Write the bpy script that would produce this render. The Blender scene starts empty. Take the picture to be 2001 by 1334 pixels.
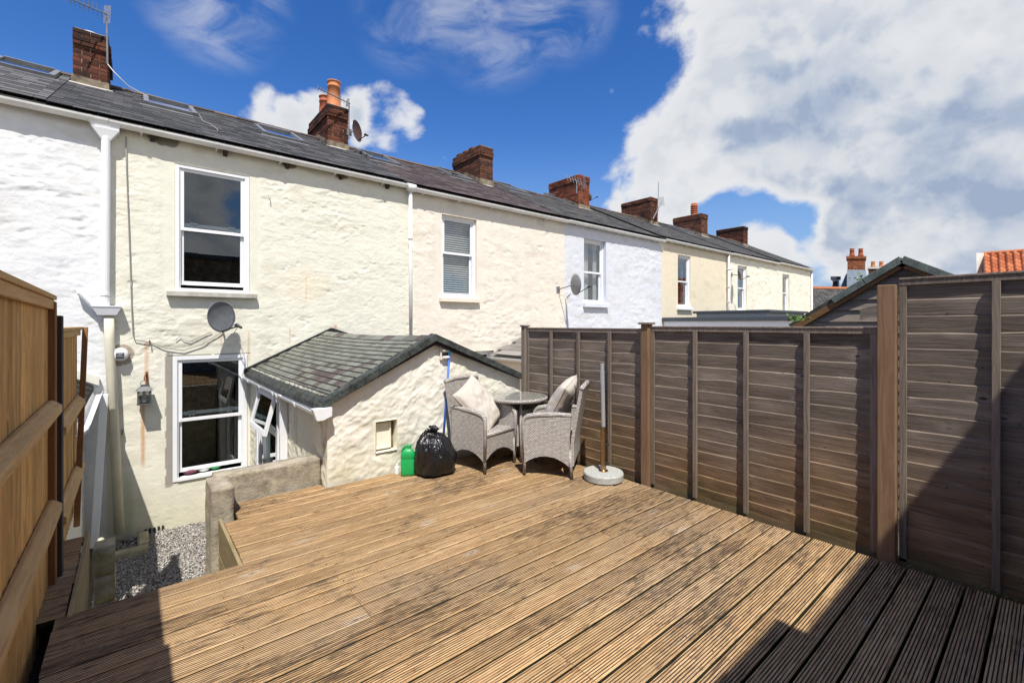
import bpy, bmesh, math, random
import numpy as np
from mathutils import Vector, Matrix

random.seed(7)
rng = np.random.default_rng(7)
scene = bpy.context.scene
COL = scene.collection
R = math.radians

# ------------------------------------------------------------------ camera
# metres; X runs along the terrace, Y towards it, Z up; eye level is Z = 0
F_PX, CX, HZ = 889.0, 1000.5, 633.0
YAW = R(50.2)
cam_d = bpy.data.cameras.new("camera")
cam = bpy.data.objects.new("camera", cam_d)
COL.objects.link(cam)
cam_d.sensor_width = 36.0
cam_d.lens = F_PX / 2001.0 * 36.0
cam_d.shift_y = -(667.0 - HZ) / 2001.0
cam_d.clip_start = 0.05
cam_d.clip_end = 3000.0
cam.location = (0, 0, 0)
cam.rotation_euler = (R(90), 0, YAW - R(90))
scene.camera = cam
CA, SA = math.cos(YAW), math.sin(YAW)


def ray(u, v):
    du, dv = (u - CX) / F_PX, (HZ - v) / F_PX
    return CA + SA * du, SA - CA * du, dv


def atY(u, v, Y):
    a, b, c = ray(u, v)
    t = Y / b
    return a * t, Y, c * t


def atX(u, v, X):
    a, b, c = ray(u, v)
    t = X / a
    return X, b * t, c * t


def atZ(u, v, Z):
    a, b, c = ray(u, v)
    t = Z / c
    return a * t, b * t, Z


# ------------------------------------------------------------------ node helper
class G:
    def __init__(s, nt):
        s.nt = nt
        nt.nodes.clear()

    def n(s, typ, ins=None, **props):
        nd = s.nt.nodes.new("ShaderNode" + typ)
        for k, v in props.items():
            setattr(nd, k, v)
        for k, v in (ins or {}).items():
            s.put(nd.inputs[k], v)
        return nd

    def put(s, sock, v):
        if isinstance(v, bpy.types.NodeSocket):
            s.nt.links.new(v, sock)
        elif isinstance(v, (tuple, list)) and len(v) == 3 and sock.type == 'RGBA':
            sock.default_value = (*v, 1)
        else:
            sock.default_value = v

    def math(s, op, a, b=None, c=None, clamp=False):
        nd = s.n("Math", operation=op, use_clamp=clamp)
        for i, v in enumerate((a, b, c)):
            if v is not None:
                s.put(nd.inputs[i], v)
        return nd.outputs[0]

    def vm(s, op, a, b=None):
        nd = s.n("VectorMath", operation=op)
        s.put(nd.inputs[0], a)
        if b is not None:
            if op == 'SCALE':
                s.put(nd.inputs['Scale'], b)
            else:
                s.put(nd.inputs[1], b)
        return nd.outputs['Value' if op in ('DOT_PRODUCT', 'LENGTH') else 'Vector']

    def mix(s, f, a, b, blend='MIX'):
        nd = s.n("Mix", data_type='RGBA', blend_type=blend)
        s.put(nd.inputs[0], f)
        s.put(nd.inputs[6], a)
        s.put(nd.inputs[7], b)
        return nd.outputs[2]

    def noise(s, vec, scale=1.0, detail=4.0, rough=0.55, dist=0.0, col=False):
        nd = s.n("TexNoise", {"Vector": vec, "Scale": scale, "Detail": detail, "Roughness": rough, "Distortion": dist})
        return nd.outputs[1 if col else 0]

    def mapr(s, x, a, b, c=0.0, d=1.0, smooth=False):
        nd = s.n("MapRange", {0: x, 1: a, 2: b, 3: c, 4: d})
        if smooth:
            nd.interpolation_type = 'SMOOTHSTEP'
        return nd.outputs[0]

    def ramp(s, x, stops):
        nd = s.n("ValToRGB", {0: x})
        el = nd.color_ramp.elements
        while len(el) < len(stops):
            el.new(0.5)
        for e, (p, c) in zip(el, stops):
            e.position = p
            e.color = (*c, 1)
        return nd.outputs[0]


def nrm(v):
    l = math.sqrt(sum(c * c for c in v))
    return tuple(c / l for c in v)


# ------------------------------------------------------------------ sun, sky, exposure
SUN_TRAVEL = Vector((0.27, 0.517, -1.0)).normalized()
TO_SUN = -SUN_TRAVEL
sun_el = math.asin(TO_SUN.z)
sun_az = math.atan2(TO_SUN.x, TO_SUN.y)
sun_d = bpy.data.lights.new("sun", 'SUN')
sun_d.energy = 5.0
sun_d.angle = R(0.53)
sun_d.color = (1.0, 0.955, 0.88)
sun = bpy.data.objects.new("sun", sun_d)
COL.objects.link(sun)
sun.rotation_euler = SUN_TRAVEL.to_track_quat('-Z', 'Y').to_euler()
sun.location = (0, -20, 30)

scene.view_settings.view_transform = 'Standard'
scene.view_settings.look = 'None'
scene.view_settings.gamma = 1.0
scene.view_settings.exposure = 0.32
scene.view_settings.use_curve_mapping = False
scene.render.engine = 'CYCLES'
scene.cycles.use_denoising = True
scene.cycles.denoising_prefilter = 'NONE'
scene.cycles.max_bounces = 8
scene.cycles.transparent_max_bounces = 16
scene.cycles.caustics_reflective = False
scene.cycles.caustics_refractive = False

world = bpy.data.worlds.new("World")
scene.world = world
world.use_nodes = True


def build_sky():
    g = G(world.node_tree)
    d = g.n("TexCoord").outputs['Generated']
    sky = g.n("TexSky", sky_type='NISHITA', sun_disc=False, sun_elevation=sun_el, sun_rotation=sun_az,
              altitude=50.0, air_density=1.0, dust_density=0.2, ozone_density=2.6)
    s_col = g.n("HueSaturation", {"Hue": 0.513, "Saturation": 1.34, "Value": 1.10, "Color": sky.outputs[0]}).outputs[0]
    el = g.n("SeparateXYZ", {0: d}).outputs[2]
    s_col = g.mix(g.mapr(el, .0, .40, .92, 0.0, True), s_col, (1.9, 3.05, 5.0))

    w = g.noise(d, 2.6, 3.0, .5, 0.0, True)
    dwarp = g.vm('NORMALIZE', g.vm('ADD', d, g.vm('SCALE', g.vm('SUBTRACT', g.noise(d, 5.0, 5.0, .55, 0.0, True), (.5, .5, .5)), .34)))

    def blob(u, v, rdeg, soft=0.5, vec=None):
        c = nrm(ray(u, v))
        dot = g.vm('DOT_PRODUCT', vec or d, c)
        return g.mapr(dot, math.cos(R(rdeg)), math.cos(R(rdeg * (1 - soft))), 0, 1, True)

    def total(items, vec=None):
        acc = None
        for (u, v, r, s, amp) in items:
            b = g.math('MULTIPLY', blob(u, v, r, s, vec), amp)
            acc = b if acc is None else g.math('ADD', acc, b)
        return acc
    # cumulus bank at the right, small clouds over the chimneys, thin wisps high up
    cover = total([(2030, 40, 29, .45, .27), (1620, 170, 14, .6, .20), (1410, 330, 12, .6, .27), (1280, 375, 7, .6, .18), (1540, 60, 8, .7, .10),
                   (1850, 330, 12, .7, .10), (760, 220, 6.2, .9, .36), (640, 235, 5.5, .9, .26), (530, 250, 4.0, 1.0, .17), (885, 318, 3.5, 1.0, .22),
                   (1580, 500, 6, .8, .25), (1740, 480, 7, .8, .27), (1900, 510, 8, .8, .27), (1480, 475, 4, .8, .25),
                   (120, 140, 3, 1.0, .2)])
    wisp = total([(960, 10, 9, 1.0, .40), (1110, 20, 6, 1.0, .30), (420, -10, 7, 1.0, .50), (790, 40, 6, 1.0, .22)])
    back = g.math('MULTIPLY', g.mapr(g.vm('DOT_PRODUCT', d, nrm((.1, -1.0, .35))), .62, .9, 0, 1, True), .20)      # broken cumulus behind the viewer, as the panes mirror it
    clear = total([(1000, 190, 22, .6, .16), (350, 130, 20, .5, .12), (1400, 418, 4, 1.0, .14), (1530, 405, 4.5, 1.0, .14), (1720, 560, 8, 1.0, .12), (1640, 430, 5, 1.0, .14), (1830, 445, 5, 1.0, .12), (1960, 470, 4, 1.0, .12), (1560, 440, 4, 1.0, .12), (1460, 440, 8, 1.0, .18)])
    # broad cloud cover out of view, set heavier to lift and whiten the fill light
    low = g.math('MULTIPLY', g.math('SUBTRACT', g.noise(g.vm('MULTIPLY', d, (1.0, 1.0, 1.6)), 1.6, 2.0, .5), .39), .55)
    low = g.math('MULTIPLY', low, g.mapr(g.vm('DOT_PRODUCT', d, (CA, SA, 0.0)), .2, .55, 1.0, 0.0, True))
    def dens(vec):
        vec2 = g.vm('ADD', vec, g.vm('SCALE', g.vm('SUBTRACT', w, (.5, .5, .5)), .14))
        n_ = g.noise(g.vm('MULTIPLY', vec2, (1, 1, 1.35)), 4.6, 7.0, .56)
        v1 = g.n("TexVoronoi", {"Vector": vec2, "Scale": 11.0}, feature='F1').outputs['Distance']
        v2 = g.n("TexVoronoi", {"Vector": vec2, "Scale": 27.0}, feature='F1').outputs['Distance']
        return g.math('ADD', n_, g.math('ADD', g.mapr(v1, .0, .9, .075, -.060), g.mapr(v2, .0, .9, .034, -.03)))
    n0 = dens(d)
    n1 = dens(g.vm('ADD', d, tuple(c * .032 for c in nrm((-.45, -.2, 1.0)))))
    base = g.math('ADD', g.math('ADD', g.math('SUBTRACT', cover, clear), low), back)
    dd = g.math('ADD', g.math('MULTIPLY', g.math('SUBTRACT', n0, .5), 1.25), base)
    mask = g.mapr(dd, .05, .22, 0, 1, True)
    fine = g.noise(g.vm('MULTIPLY', d, (1.0, 1.0, 2.2)), 7.0, 8.0, .62, .8)
    thin = g.math('MULTIPLY', g.mapr(fine, .34, .72, 0, 1, True), wisp, clamp=True)
    mask = g.math('MAXIMUM', mask, thin)
    soft = g.noise(g.vm('ADD', g.vm('MULTIPLY', d, (1, 1, 2.0)), (3.1, 1.7, .4)), 3.0, 4.0, .5, .2)
    rel = g.mapr(g.math('SUBTRACT', n1, n0), -.05, .10, 0, 1, True)
    thick = g.mapr(dd, .16, .36, 0, 1, True)
    under = total([(1570, 205, 8, 1.0, .50), (1440, 262, 3.5, 1.0, .28), (1790, 335, 6.5, 1.0, .38), (1940, 330, 6, 1.0, .40), (1640, 405, 5, 1.0, .42), (1970, 430, 5, 1.0, .45),
                   (1760, 60, 8, 1.0, .26), (1560, 30, 6, 1.0, .20)], dwarp)
    under = g.math('MULTIPLY', under, g.mapr(g.noise(d, 9.0, 5.0, .6), .34, .64, .62, 1.25))
    away = g.mapr(g.vm('DOT_PRODUCT', d, nrm(ray(1700, 250))), .80, .92, .70, .20, True)
    dark = g.math('MULTIPLY', g.math('ADD', g.math('ADD', g.math('MULTIPLY', rel, .34), under), g.math('MULTIPLY', g.mapr(soft, .40, .62, .0, 1.0, True), away)), thick, clamp=True)
    cloud = g.ramp(dark, [(0, (1.0, 1.015, 1.05)), (.4, (.86, .90, .96)), (.8, (.56, .65, .81)), (1, (.44, .54, .73))])
    cloud = g.vm('SCALE', cloud, 5.6)
    out = g.mix(mask, s_col, cloud)
    bg = g.n("Background", {"Color": out, "Strength": 0.115})
    o = g.n("OutputWorld")
    g.nt.links.new(bg.outputs[0], o.inputs[0])


build_sky()

# ------------------------------------------------------------------ numpy noise
_T = rng.random((64, 256, 256)).astype(np.float32)


def vnoise(x, y, seed=0):
    t = _T[seed % 64]
    xi, yi = np.floor(x).astype(int), np.floor(y).astype(int)
    fx, fy = x - xi, y - yi
    fx = fx * fx * (3 - 2 * fx)
    fy = fy * fy * (3 - 2 * fy)
    a, b = t[xi & 255, yi & 255], t[(xi + 1) & 255, yi & 255]
    c, e = t[xi & 255, (yi + 1) & 255], t[(xi + 1) & 255, (yi + 1) & 255]
    return (a * (1 - fx) + b * fx) * (1 - fy) + (c * (1 - fx) + e * fx) * fy


def fbm(x, y, octv=4, seed=0, gain=.5):
    s, a, tot = 0, 1.0, 0
    for o in range(octv):
        s = s + a * vnoise(x * 2 ** o + 17.3 * o, y * 2 ** o + 5.1 * o, seed + o)
        tot += a
        a *= gain
    return s / tot - .5


def worley(x, y, seed=0):
    xi, yi = np.floor(x).astype(int), np.floor(y).astype(int)
    f1 = np.full(x.shape, 9.0)
    f2 = np.full(x.shape, 9.0)
    cid = np.zeros(x.shape)
    for i in (-1, 0, 1):
        for j in (-1, 0, 1):
            a, b = (xi + i) & 255, (yi + j) & 255
            px = xi + i + .1 + .8 * _T[seed % 64][a, b]
            py = yi + j + .1 + .8 * _T[(seed + 1) % 64][a, b]
            dd = np.hypot(x - px, y - py)
            m = dd < f1
            f2 = np.where(m, f1, np.minimum(f2, dd))
            cid = np.where(m, _T[(seed + 2) % 64][a, b], cid)
            f1 = np.where(m, dd, f1)
    return f1, f2, cid


def sstep(a, b, x):
    t = np.clip((x - a) / (b - a), 0, 1)
    return t * t * (3 - 2 * t)


# ------------------------------------------------------------------ mesh builder
WLOC = {}


def link(o, parent, loc):
    COL.objects.link(o)
    loc = Vector(loc)
    WLOC[o.name] = loc
    if parent is not None:
        o.parent = parent
        o.location = loc - WLOC[parent.name]
    else:
        o.location = loc
    return o


def thing(name, label, cat, loc=(0, 0, 0), group=None):
    e = bpy.data.objects.new(name, None)
    e.empty_display_size = .2
    link(e, None, loc)
    tag(e, label, cat, group)
    return e


def tag(o, label=None, cat=None, group=None, kind=None):
    if label:
        o["label"] = label
    if cat:
        o["category"] = cat
    if group:
        o["group"] = group
    if kind:
        o["kind"] = kind
    return o


def inst(name, mesh, parent, loc, rot=None, scale=None):
    o = bpy.data.objects.new(name, mesh)
    link(o, parent, loc)
    if rot is not None:
        o.rotation_euler = rot
    if scale is not None:
        o.scale = scale
    return o


class MB:
    def __init__(s):
        s.v, s.f, s.m = [], [], []

    def add(s, vs, fs, mi=0):
        b = len(s.v)
        s.v += [tuple(p) for p in vs]
        s.f += [tuple(b + i for i in f) for f in fs]
        s.m += [mi] * len(fs)
        return s

    def box(s, x0, x1, y0, y1, z0, z1, mi=0):
        vs = [(x, y, z) for x in (x0, x1) for y in (y0, y1) for z in (z0, z1)]
        return s.add(vs, [(0, 1, 3, 2), (4, 6, 7, 5), (0, 4, 5, 1), (2, 3, 7, 6), (0, 2, 6, 4), (1, 5, 7, 3)], mi)

    def hexa(s, c8, mi=0):   # same corner order as box
        return s.add(c8, [(0, 1, 3, 2), (4, 6, 7, 5), (0, 4, 5, 1), (2, 3, 7, 6), (0, 2, 6, 4), (1, 5, 7, 3)], mi)

    def obox(s, c, h, rot, mi=0):
        M = rot.to_3x3() if hasattr(rot, 'to_3x3') else rot
        vs = [Vector(c) + M @ Vector((x * h[0], y * h[1], z * h[2])) for x in (-1, 1) for y in (-1, 1) for z in (-1, 1)]
        return s.hexa(vs, mi)

    def beam(s, p0, p1, w, h, up=(0, 0, 1), mi=0):
        p0, p1 = Vector(p0), Vector(p1)
        d = (p1 - p0).normalized()
        sd = d.cross(Vector(up)).normalized()
        u = sd.cross(d)
        vs = [p + sd * a * w / 2 + u * b * h / 2 for p in (p0, p1) for a in (-1, 1) for b in (-1, 1)]
        return s.hexa(vs, mi)

    def tube(s, pts, r, n=8, mi=0, cap=True):
        pts = [Vector(p) for p in pts]
        rs = r if isinstance(r, (list, tuple)) else [r] * len(pts)
        rings, prev = [], None
        for i, p in enumerate(pts):
            d = (pts[min(i + 1, len(pts) - 1)] - pts[max(i - 1, 0)]).normalized()
            if prev is None:
                a = d.cross(Vector((0, 0, 1)) if abs(d.z) < .9 else Vector((1, 0, 0))).normalized()
            else:
                a = (prev - d * prev.dot(d)).normalized()
            prev = a
            b = d.cross(a)
            rings.append([p + a * rs[i] * math.cos(2 * math.pi * k / n) + b * rs[i] * math.sin(2 * math.pi * k / n) for k in range(n)])
        vs = [q for rg in rings for q in rg]
        fs = []
        for i in range(len(pts) - 1):
            for k in range(n):
                fs.append((i * n + k, i * n + (k + 1) % n, (i + 1) * n + (k + 1) % n, (i + 1) * n + k))
        if cap:
            fs.append(tuple(range(n - 1, -1, -1)))
            fs.append(tuple((len(pts) - 1) * n + k for k in range(n)))
        return s.add(vs, fs, mi)

    def lathe(s, prof, c=(0, 0, 0), n=24, mi=0):
        vs = [(c[0] + r * math.cos(2 * math.pi * k / n), c[1] + r * math.sin(2 * math.pi * k / n), c[2] + z) for r, z in prof for k in range(n)]
        fs = []
        for i in range(len(prof) - 1):
            for k in range(n):
                fs.append((i * n + k, i * n + (k + 1) % n, (i + 1) * n + (k + 1) % n, (i + 1) * n + k))
        fs.append(tuple(range(n - 1, -1, -1)))
        fs.append(tuple((len(prof) - 1) * n + k for k in range(n)))
        return s.add(vs, fs, mi)

    def prism(s, poly, axis, a0, a1, mi=0):
        """poly: 2-D outline; axis 'x': (y,z), 'y': (x,z), 'z': (x,y)"""
        def P(p, a):
            return {'x': (a, p[0], p[1]), 'y': (p[0], a, p[1]), 'z': (p[0], p[1], a)}[axis]
        n = len(poly)
        vs = [P(p, a0) for p in poly] + [P(p, a1) for p in poly]
        fs = [(i, (i + 1) % n, n + (i + 1) % n, n + i) for i in range(n)]
        fs += [tuple(range(n - 1, -1, -1)), tuple(range(n, 2 * n))]
        return s.add(vs, fs, mi)

    def mesh(s, name, mats, smooth=False, bevel=0, M=None, uvbox=False, seg=1):
        me = bpy.data.meshes.new(name)
        me.from_pydata(s.v, [], s.f)
        if len(set(s.m)) > 1:
            me.polygons.foreach_set('material_index', s.m)
        for m in (mats if isinstance(mats, (list, tuple)) else [mats]):
            me.materials.append(m)
        bm = bmesh.new()
        bm.from_mesh(me)
        bmesh.ops.recalc_face_normals(bm, faces=bm.faces)
        if bevel:
            es = [e for e in bm.edges if len(e.link_faces) == 2 and e.calc_face_angle(0) > .5]
            bmesh.ops.bevel(bm, geom=es, offset=bevel, segments=seg, affect='EDGES', clamp_overlap=True)
        if uvbox:
            uv = bm.loops.layers.uv.new('UVMap')
            for f in bm.faces:
                n = f.normal
                k = max(range(3), key=lambda i: abs(n[i]))
                for lp in f.loops:
                    c = lp.vert.co
                    lp[uv].uv = ((c.y, c.z), (c.x, c.z), (c.x, c.y))[k]
        if M is not None:
            bmesh.ops.transform(bm, matrix=M, verts=bm.verts)
        for f in bm.faces:
            f.smooth = smooth
        bm.to_mesh(me)
        bm.free()
        if smooth == 'auto':
            pass
        return me

    def build(s, name, mats, parent=None, loc=(0, 0, 0), **kw):
        o = bpy.data.objects.new(name, s.mesh(name, mats, **kw))
        link(o, parent, loc)
        return o


def npmesh(name, V, Fq, mat, parent=None, smooth=True, col=None):
    me = bpy.data.meshes.new(name)
    V = np.asarray(V, np.float32)
    Fq = np.asarray(Fq, np.int32)
    me.vertices.add(len(V))
    me.vertices.foreach_set('co', V.ravel())
    k = Fq.shape[1]
    me.loops.add(Fq.size)
    me.loops.foreach_set('vertex_index', Fq.ravel())
    me.polygons.add(len(Fq))
    me.polygons.foreach_set('loop_start', np.arange(0, Fq.size, k, dtype=np.int32))
    me.update(calc_edges=True)
    me.polygons.foreach_set('use_smooth', np.full(len(Fq), smooth))
    if col is not None:
        a = me.color_attributes.new('Col', 'FLOAT_COLOR', 'POINT')
        c4 = np.ones((len(V), 4), np.float32)
        c4[:, :3] = col
        a.data.foreach_set('color', c4.ravel())
    for m in (mat if isinstance(mat, (list, tuple)) else [mat]):
        me.materials.append(m)
    me.validate()
    o = bpy.data.objects.new(name, me)
    link(o, parent, (0, 0, 0))
    return o


def axis_lines(a0, a1, step, breaks):
    pts = sorted({a0, a1, *[b for b in breaks if a0 < b < a1]})
    out = [a0]
    for p, q in zip(pts[:-1], pts[1:]):
        n = max(1, int(round((q - p) / step)))
        out += list(p + (q - p) * np.arange(1, n + 1) / n)
    return np.array(out)


def sheet(a0, a1, b0, b1, step, holes, hfun, place, top=None):
    """displaced wall sheet; place(A,B,H)->(n,3); holes are (a0,a1,b0,b1)"""
    A = axis_lines(a0, a1, step, [h[i] for h in holes for i in (0, 1)])
    B = axis_lines(b0, b1, step, [h[i] for h in holes for i in (2, 3)])
    AA, BB = np.meshgrid(A, B, indexing='ij')
    over = np.zeros(AA.shape, bool)
    if top is not None:
        lim = top(AA)
        over = BB > lim + 1e-6
        BB = np.minimum(BB, lim)
    H = hfun(AA, BB)
    V = place(AA.ravel(), BB.ravel(), H.ravel())
    na, nb = len(A), len(B)
    idx = np.arange(na * nb).reshape(na, nb)
    q = np.stack([idx[:-1, :-1], idx[1:, :-1], idx[1:, 1:], idx[:-1, 1:]], -1)
    ca, cb = (A[:-1] + A[1:]) / 2, (B[:-1] + B[1:]) / 2
    keep = np.ones((na - 1, nb - 1), bool)
    for h in holes:
        keep &= ~(((ca > h[0]) & (ca < h[1]))[:, None] & ((cb > h[2]) & (cb < h[3]))[None, :])
    if top is not None:
        keep &= ~(over[:-1, :-1] & over[1:, :-1])
    return V, q[keep].reshape(-1, 4), AA.ravel(), BB.ravel()


# ------------------------------------------------------------------ materials
MATS = {}


def newmat(name):
    m = bpy.data.materials.new(name)
    m.use_nodes = True
    g = G(m.node_tree)
    MATS[name] = m
    return m, g


def finish(g, color, rough=.7, bump=None, bstr=.3, bdist=.01, spec=.4, metal=0.0, **extra):
    ins = {"Base Color": color, "Roughness": rough, "Metallic": metal, "Specular IOR Level": spec}
    ins.update(extra)
    p = g.n("BsdfPrincipled", ins)
    if bump is not None:
        b = g.n("Bump", {"Height": bump, "Strength": bstr, "Distance": bdist})
        g.nt.links.new(b.outputs[0], p.inputs['Normal'])
    o = g.n("OutputMaterial")
    g.nt.links.new(p.outputs[0], o.inputs[0])
    return p


def pos(g):
    return g.n("NewGeometry").outputs['Position']


def rnd(g):
    a = g.n("ObjectInfo").outputs['Random']
    b = g.n("NewGeometry").outputs['Random Per Island']
    return g.math('FRACT', g.math('ADD', a, b))


def plain(name, col, rough=.6, var=.12, nscale=8.0, spec=.4, metal=0.0, bstr=.15, bscale=60.0, bdist=.004, obj_var=.0, **extra):
    m, g = newmat(name)
    p = pos(g)
    n = g.noise(p, nscale, 5.0, .6)
    f = g.mapr(n, .3, .7, 1 - var, 1 + var)
    if obj_var:
        f = g.math('MULTIPLY', f, g.mapr(rnd(g), 0, 1, 1 - obj_var, 1 + obj_var))
    c = g.mix(1.0, (*col,), g.n("CombineXYZ", {0: f, 1: f, 2: f}).outputs[0], 'MULTIPLY')
    finish(g, c, rough, g.noise(p, bscale, 3.0, .6), bstr, bdist, spec, metal, **extra)
    return m


def wood(name, axis, cols, grime=None, grime_amt=.5, gscale=1.2, rough=.8, grain=60.0, along=1.6, bstr=.35, obj_var=.22,
         knots=True, kscale=3.0, base_tint=None, bdist=.004, stripes=0.0):
    """axis: grain direction 0/1/2; cols dark->light"""
    m, g = newmat(name)
    p = pos(g)
    r = rnd(g)
    off = g.n("CombineXYZ", {0: g.math('MULTIPLY', r, 37.0), 1: g.math('MULTIPLY', r, 91.0), 2: g.math('MULTIPLY', r, 53.0)}).outputs[0]
    sc = [grain] * 3
    sc[axis] = along
    q = g.vm('ADD', g.vm('MULTIPLY', p, tuple(sc)), off)
    warp = g.noise(g.vm('ADD', g.vm('MULTIPLY', p, (3.0, 3.0, 3.0)), off), 1.0, 2.0, .5, 0, True)
    q = g.vm('ADD', q, g.vm('SCALE', g.vm('SUBTRACT', warp, (.5, .5, .5)), 3.0))
    n = g.noise(q, 1.0, 5.0, .62)
    n2 = g.noise(g.vm('ADD', g.vm('MULTIPLY', p, tuple(6.0 if i != axis else .8 for i in range(3))), off), 1.0, 3.0, .6)
    t = g.math('ADD', g.math('MULTIPLY', n, .75), g.math('MULTIPLY', n2, .35))
    k = len(cols)
    c = g.ramp(t, [(.28 + .5 * i / (k - 1), col) for i, col in enumerate(cols)])
    if knots:
        ks = [kscale * 2.4] * 3
        ks[axis] = kscale
        vo = g.n("TexVoronoi", {"Vector": g.vm('ADD', g.vm('MULTIPLY', p, tuple(ks)), off), "Scale": 1.0}, feature='F1')
        dist = vo.outputs['Distance']
        sel = g.mapr(g.n("SeparateXYZ", {0: vo.outputs['Color']}).outputs[0], .60, .62)
        kn = g.math('MULTIPLY', g.mapr(dist, .07, .15, 1, 0, True), sel)
        halo = g.math('MULTIPLY', g.mapr(dist, .12, .34, 1, 0, True), sel)
        c = g.mix(g.math('MULTIPLY', halo, .28), c, tuple(min(1, x * 1.2 + .03) for x in cols[-1]))
        c = g.mix(g.math('MULTIPLY', kn, .75), c, tuple(x * .45 for x in cols[0]))
    if grime is not None:
        gs = [gscale * 2.2] * 3
        gs[axis] = gscale
        a = g.noise(g.vm('MULTIPLY', p, tuple(gs)), 1.0, 6.0, .68)
        b = g.noise(g.vm('ADD', g.vm('MULTIPLY', p, tuple(gs)), off), 1.6, 6.0, .7)
        gm = g.mapr(g.math('ADD', g.math('MULTIPLY', a, .6), g.math('MULTIPLY', b, .45)), .49, .66, 0, grime_amt, True)
        fine = g.mapr(g.noise(p, 90.0, 3.0, .7), .38, .6, .45, 1.0)
        c = g.mix(g.math('MULTIPLY', gm, fine), c, grime)
    if base_tint is not None:
        z0, z1, tint, amt = base_tint
        zz = g.n("SeparateXYZ", {0: p}).outputs[2]
        w = g.math('ADD', zz, g.math('MULTIPLY', g.math('SUBTRACT', g.noise(p, 1.7, 4.0, .6), .5), .9))
        c = g.mix(g.mapr(w, z0, z1, amt, 0, True), c, tint)
    f = g.mapr(r, 0, 1, 1 - obj_var, 1 + obj_var)
    c = g.mix(1.0, c, g.n("CombineXYZ", {0: f, 1: f, 2: f}).outputs[0], 'MULTIPLY')
    finish(g, c, rough, n, bstr, bdist, .3)
    return m


def paint_wall(name):
    m, g = newmat(name)
    p = pos(g)
    a = g.n("VertexColor", layer_name='Col').outputs[0]
    n = g.noise(p, 5.0, 6.0, .65)
    f = g.mapr(n, .3, .7, .93, 1.05)
    c = g.mix(1.0, a, g.n("CombineXYZ", {0: f, 1: f, 2: f}).outputs[0], 'MULTIPLY')
    sp = g.mapr(g.noise(p, 26.0, 4.0, .8), .70, .78, 0, .35)
    c = g.mix(sp, c, (.33, .29, .22))
    finish(g, c, .85, g.noise(p, 38.0, 6.0, .7), .45, .012, .25)
    return m


M_WALL = paint_wall("painted_stone")
plain("upvc", (.80, .81, .83), .32, .03, 6, .5, bstr=.03)
plain("gutter_white", (.74, .74, .73), .4, .12, 3.5, .45, bstr=.05)
plain("cream_pipe", (.66, .62, .49), .5, .12, 3, .4)
plain("cement", (.20, .165, .12), .92, .6, 6, .2, bstr=.7, bscale=40, bdist=.012)
plain("concrete_sill", (.46, .44, .39), .9, .22, 7, .2, bstr=.5, bscale=70)
plain("lead", (.16, .165, .17), .6, .25, 5)
plain("dark_gap", (.02, .018, .016), .9, .1)
plain("room_dark", (.045, .04, .037), .9, .3, 2)
plain("room_mid", (.22, .20, .17), .9, .25, 2)
plain("curtain", (.62, .64, .62), .8, .1, 5)
plain("blind", (.80, .80, .78), .5, .06, 5)
plain("black_plastic", (.02, .02, .022), .45, .2, 5)
plain("grey_metal", (.22, .225, .235), .5, .15, 9, metal=.3)
plain("dish_grey", (.12, .128, .138), .45, .2, 10)
plain("dish_brown", (.075, .03, .022), .5, .2, 10)
plain("alu", (.45, .45, .46), .4, .15, 20, metal=.8)
plain("rust", (.22, .08, .03), .9, .4, 30)
plain("white_cable", (.62, .60, .55), .6, .1)
plain("grey_cable", (.30, .29, .26), .7, .1)
plain("terracotta", (.52, .19, .075), .75, .22, 6, bstr=.2)
plain("terracotta_dark", (.36, .10, .045), .75, .22, 6, bstr=.2)
plain("anthracite", (.06, .07, .08), .5, .1)
plain("white_board", (.72, .70, .62), .6, .1, 4)
plain("fawn_reveal", (.80, .76, .62), .85, .06, 5)
plain("pink_reveal", (.80, .71, .60), .85, .06, 5)
plain("blue_reveal", (.64, .68, .78), .85, .06, 5)
plain("green_plastic", (.012, .33, .085), .36, .06, 4, .5, bstr=.02)
plain("white_plastic", (.75, .75, .76), .4, .05)
plain("blue_plastic", (.03, .12, .52), .4, .05)
plain("cyan_plastic", (.06, .45, .72), .4, .05)
plain("brass", (.42, .30, .19), .28, .12, 20, metal=1.0)
plain("grey_tube", (.45, .47, .50), .45, .05, 12, metal=.4)
plain("bolt_black", (.015, .015, .015), .5, .1)
plain("dry_ground", (.30, .26, .19), .95, .25, .4, bstr=.6, bscale=12, bdist=.03)
plain("soil", (.12, .10, .07), .95, .35, 2, bstr=.8, bscale=12, bdist=.03)
plain("lantern_metal", (.10, .105, .11), .5, .15, 20, metal=.3)
plain("pipe_grey", (.42, .42, .40), .55, .1)
plain("slate_blue_wall", (.23, .28, .34), .8, .2, 5)


def m_granite():
    m, g = newmat("granite")
    p = pos(g)
    n = g.noise(p, 170.0, 3.0, .75)
    c = g.ramp(n, [(.32, (.12, .12, .11)), (.5, (.42, .43, .40)), (.68, (.66, .66, .62))])
    finish(g, c, .6, n, .15, .003)


m_granite()


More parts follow.
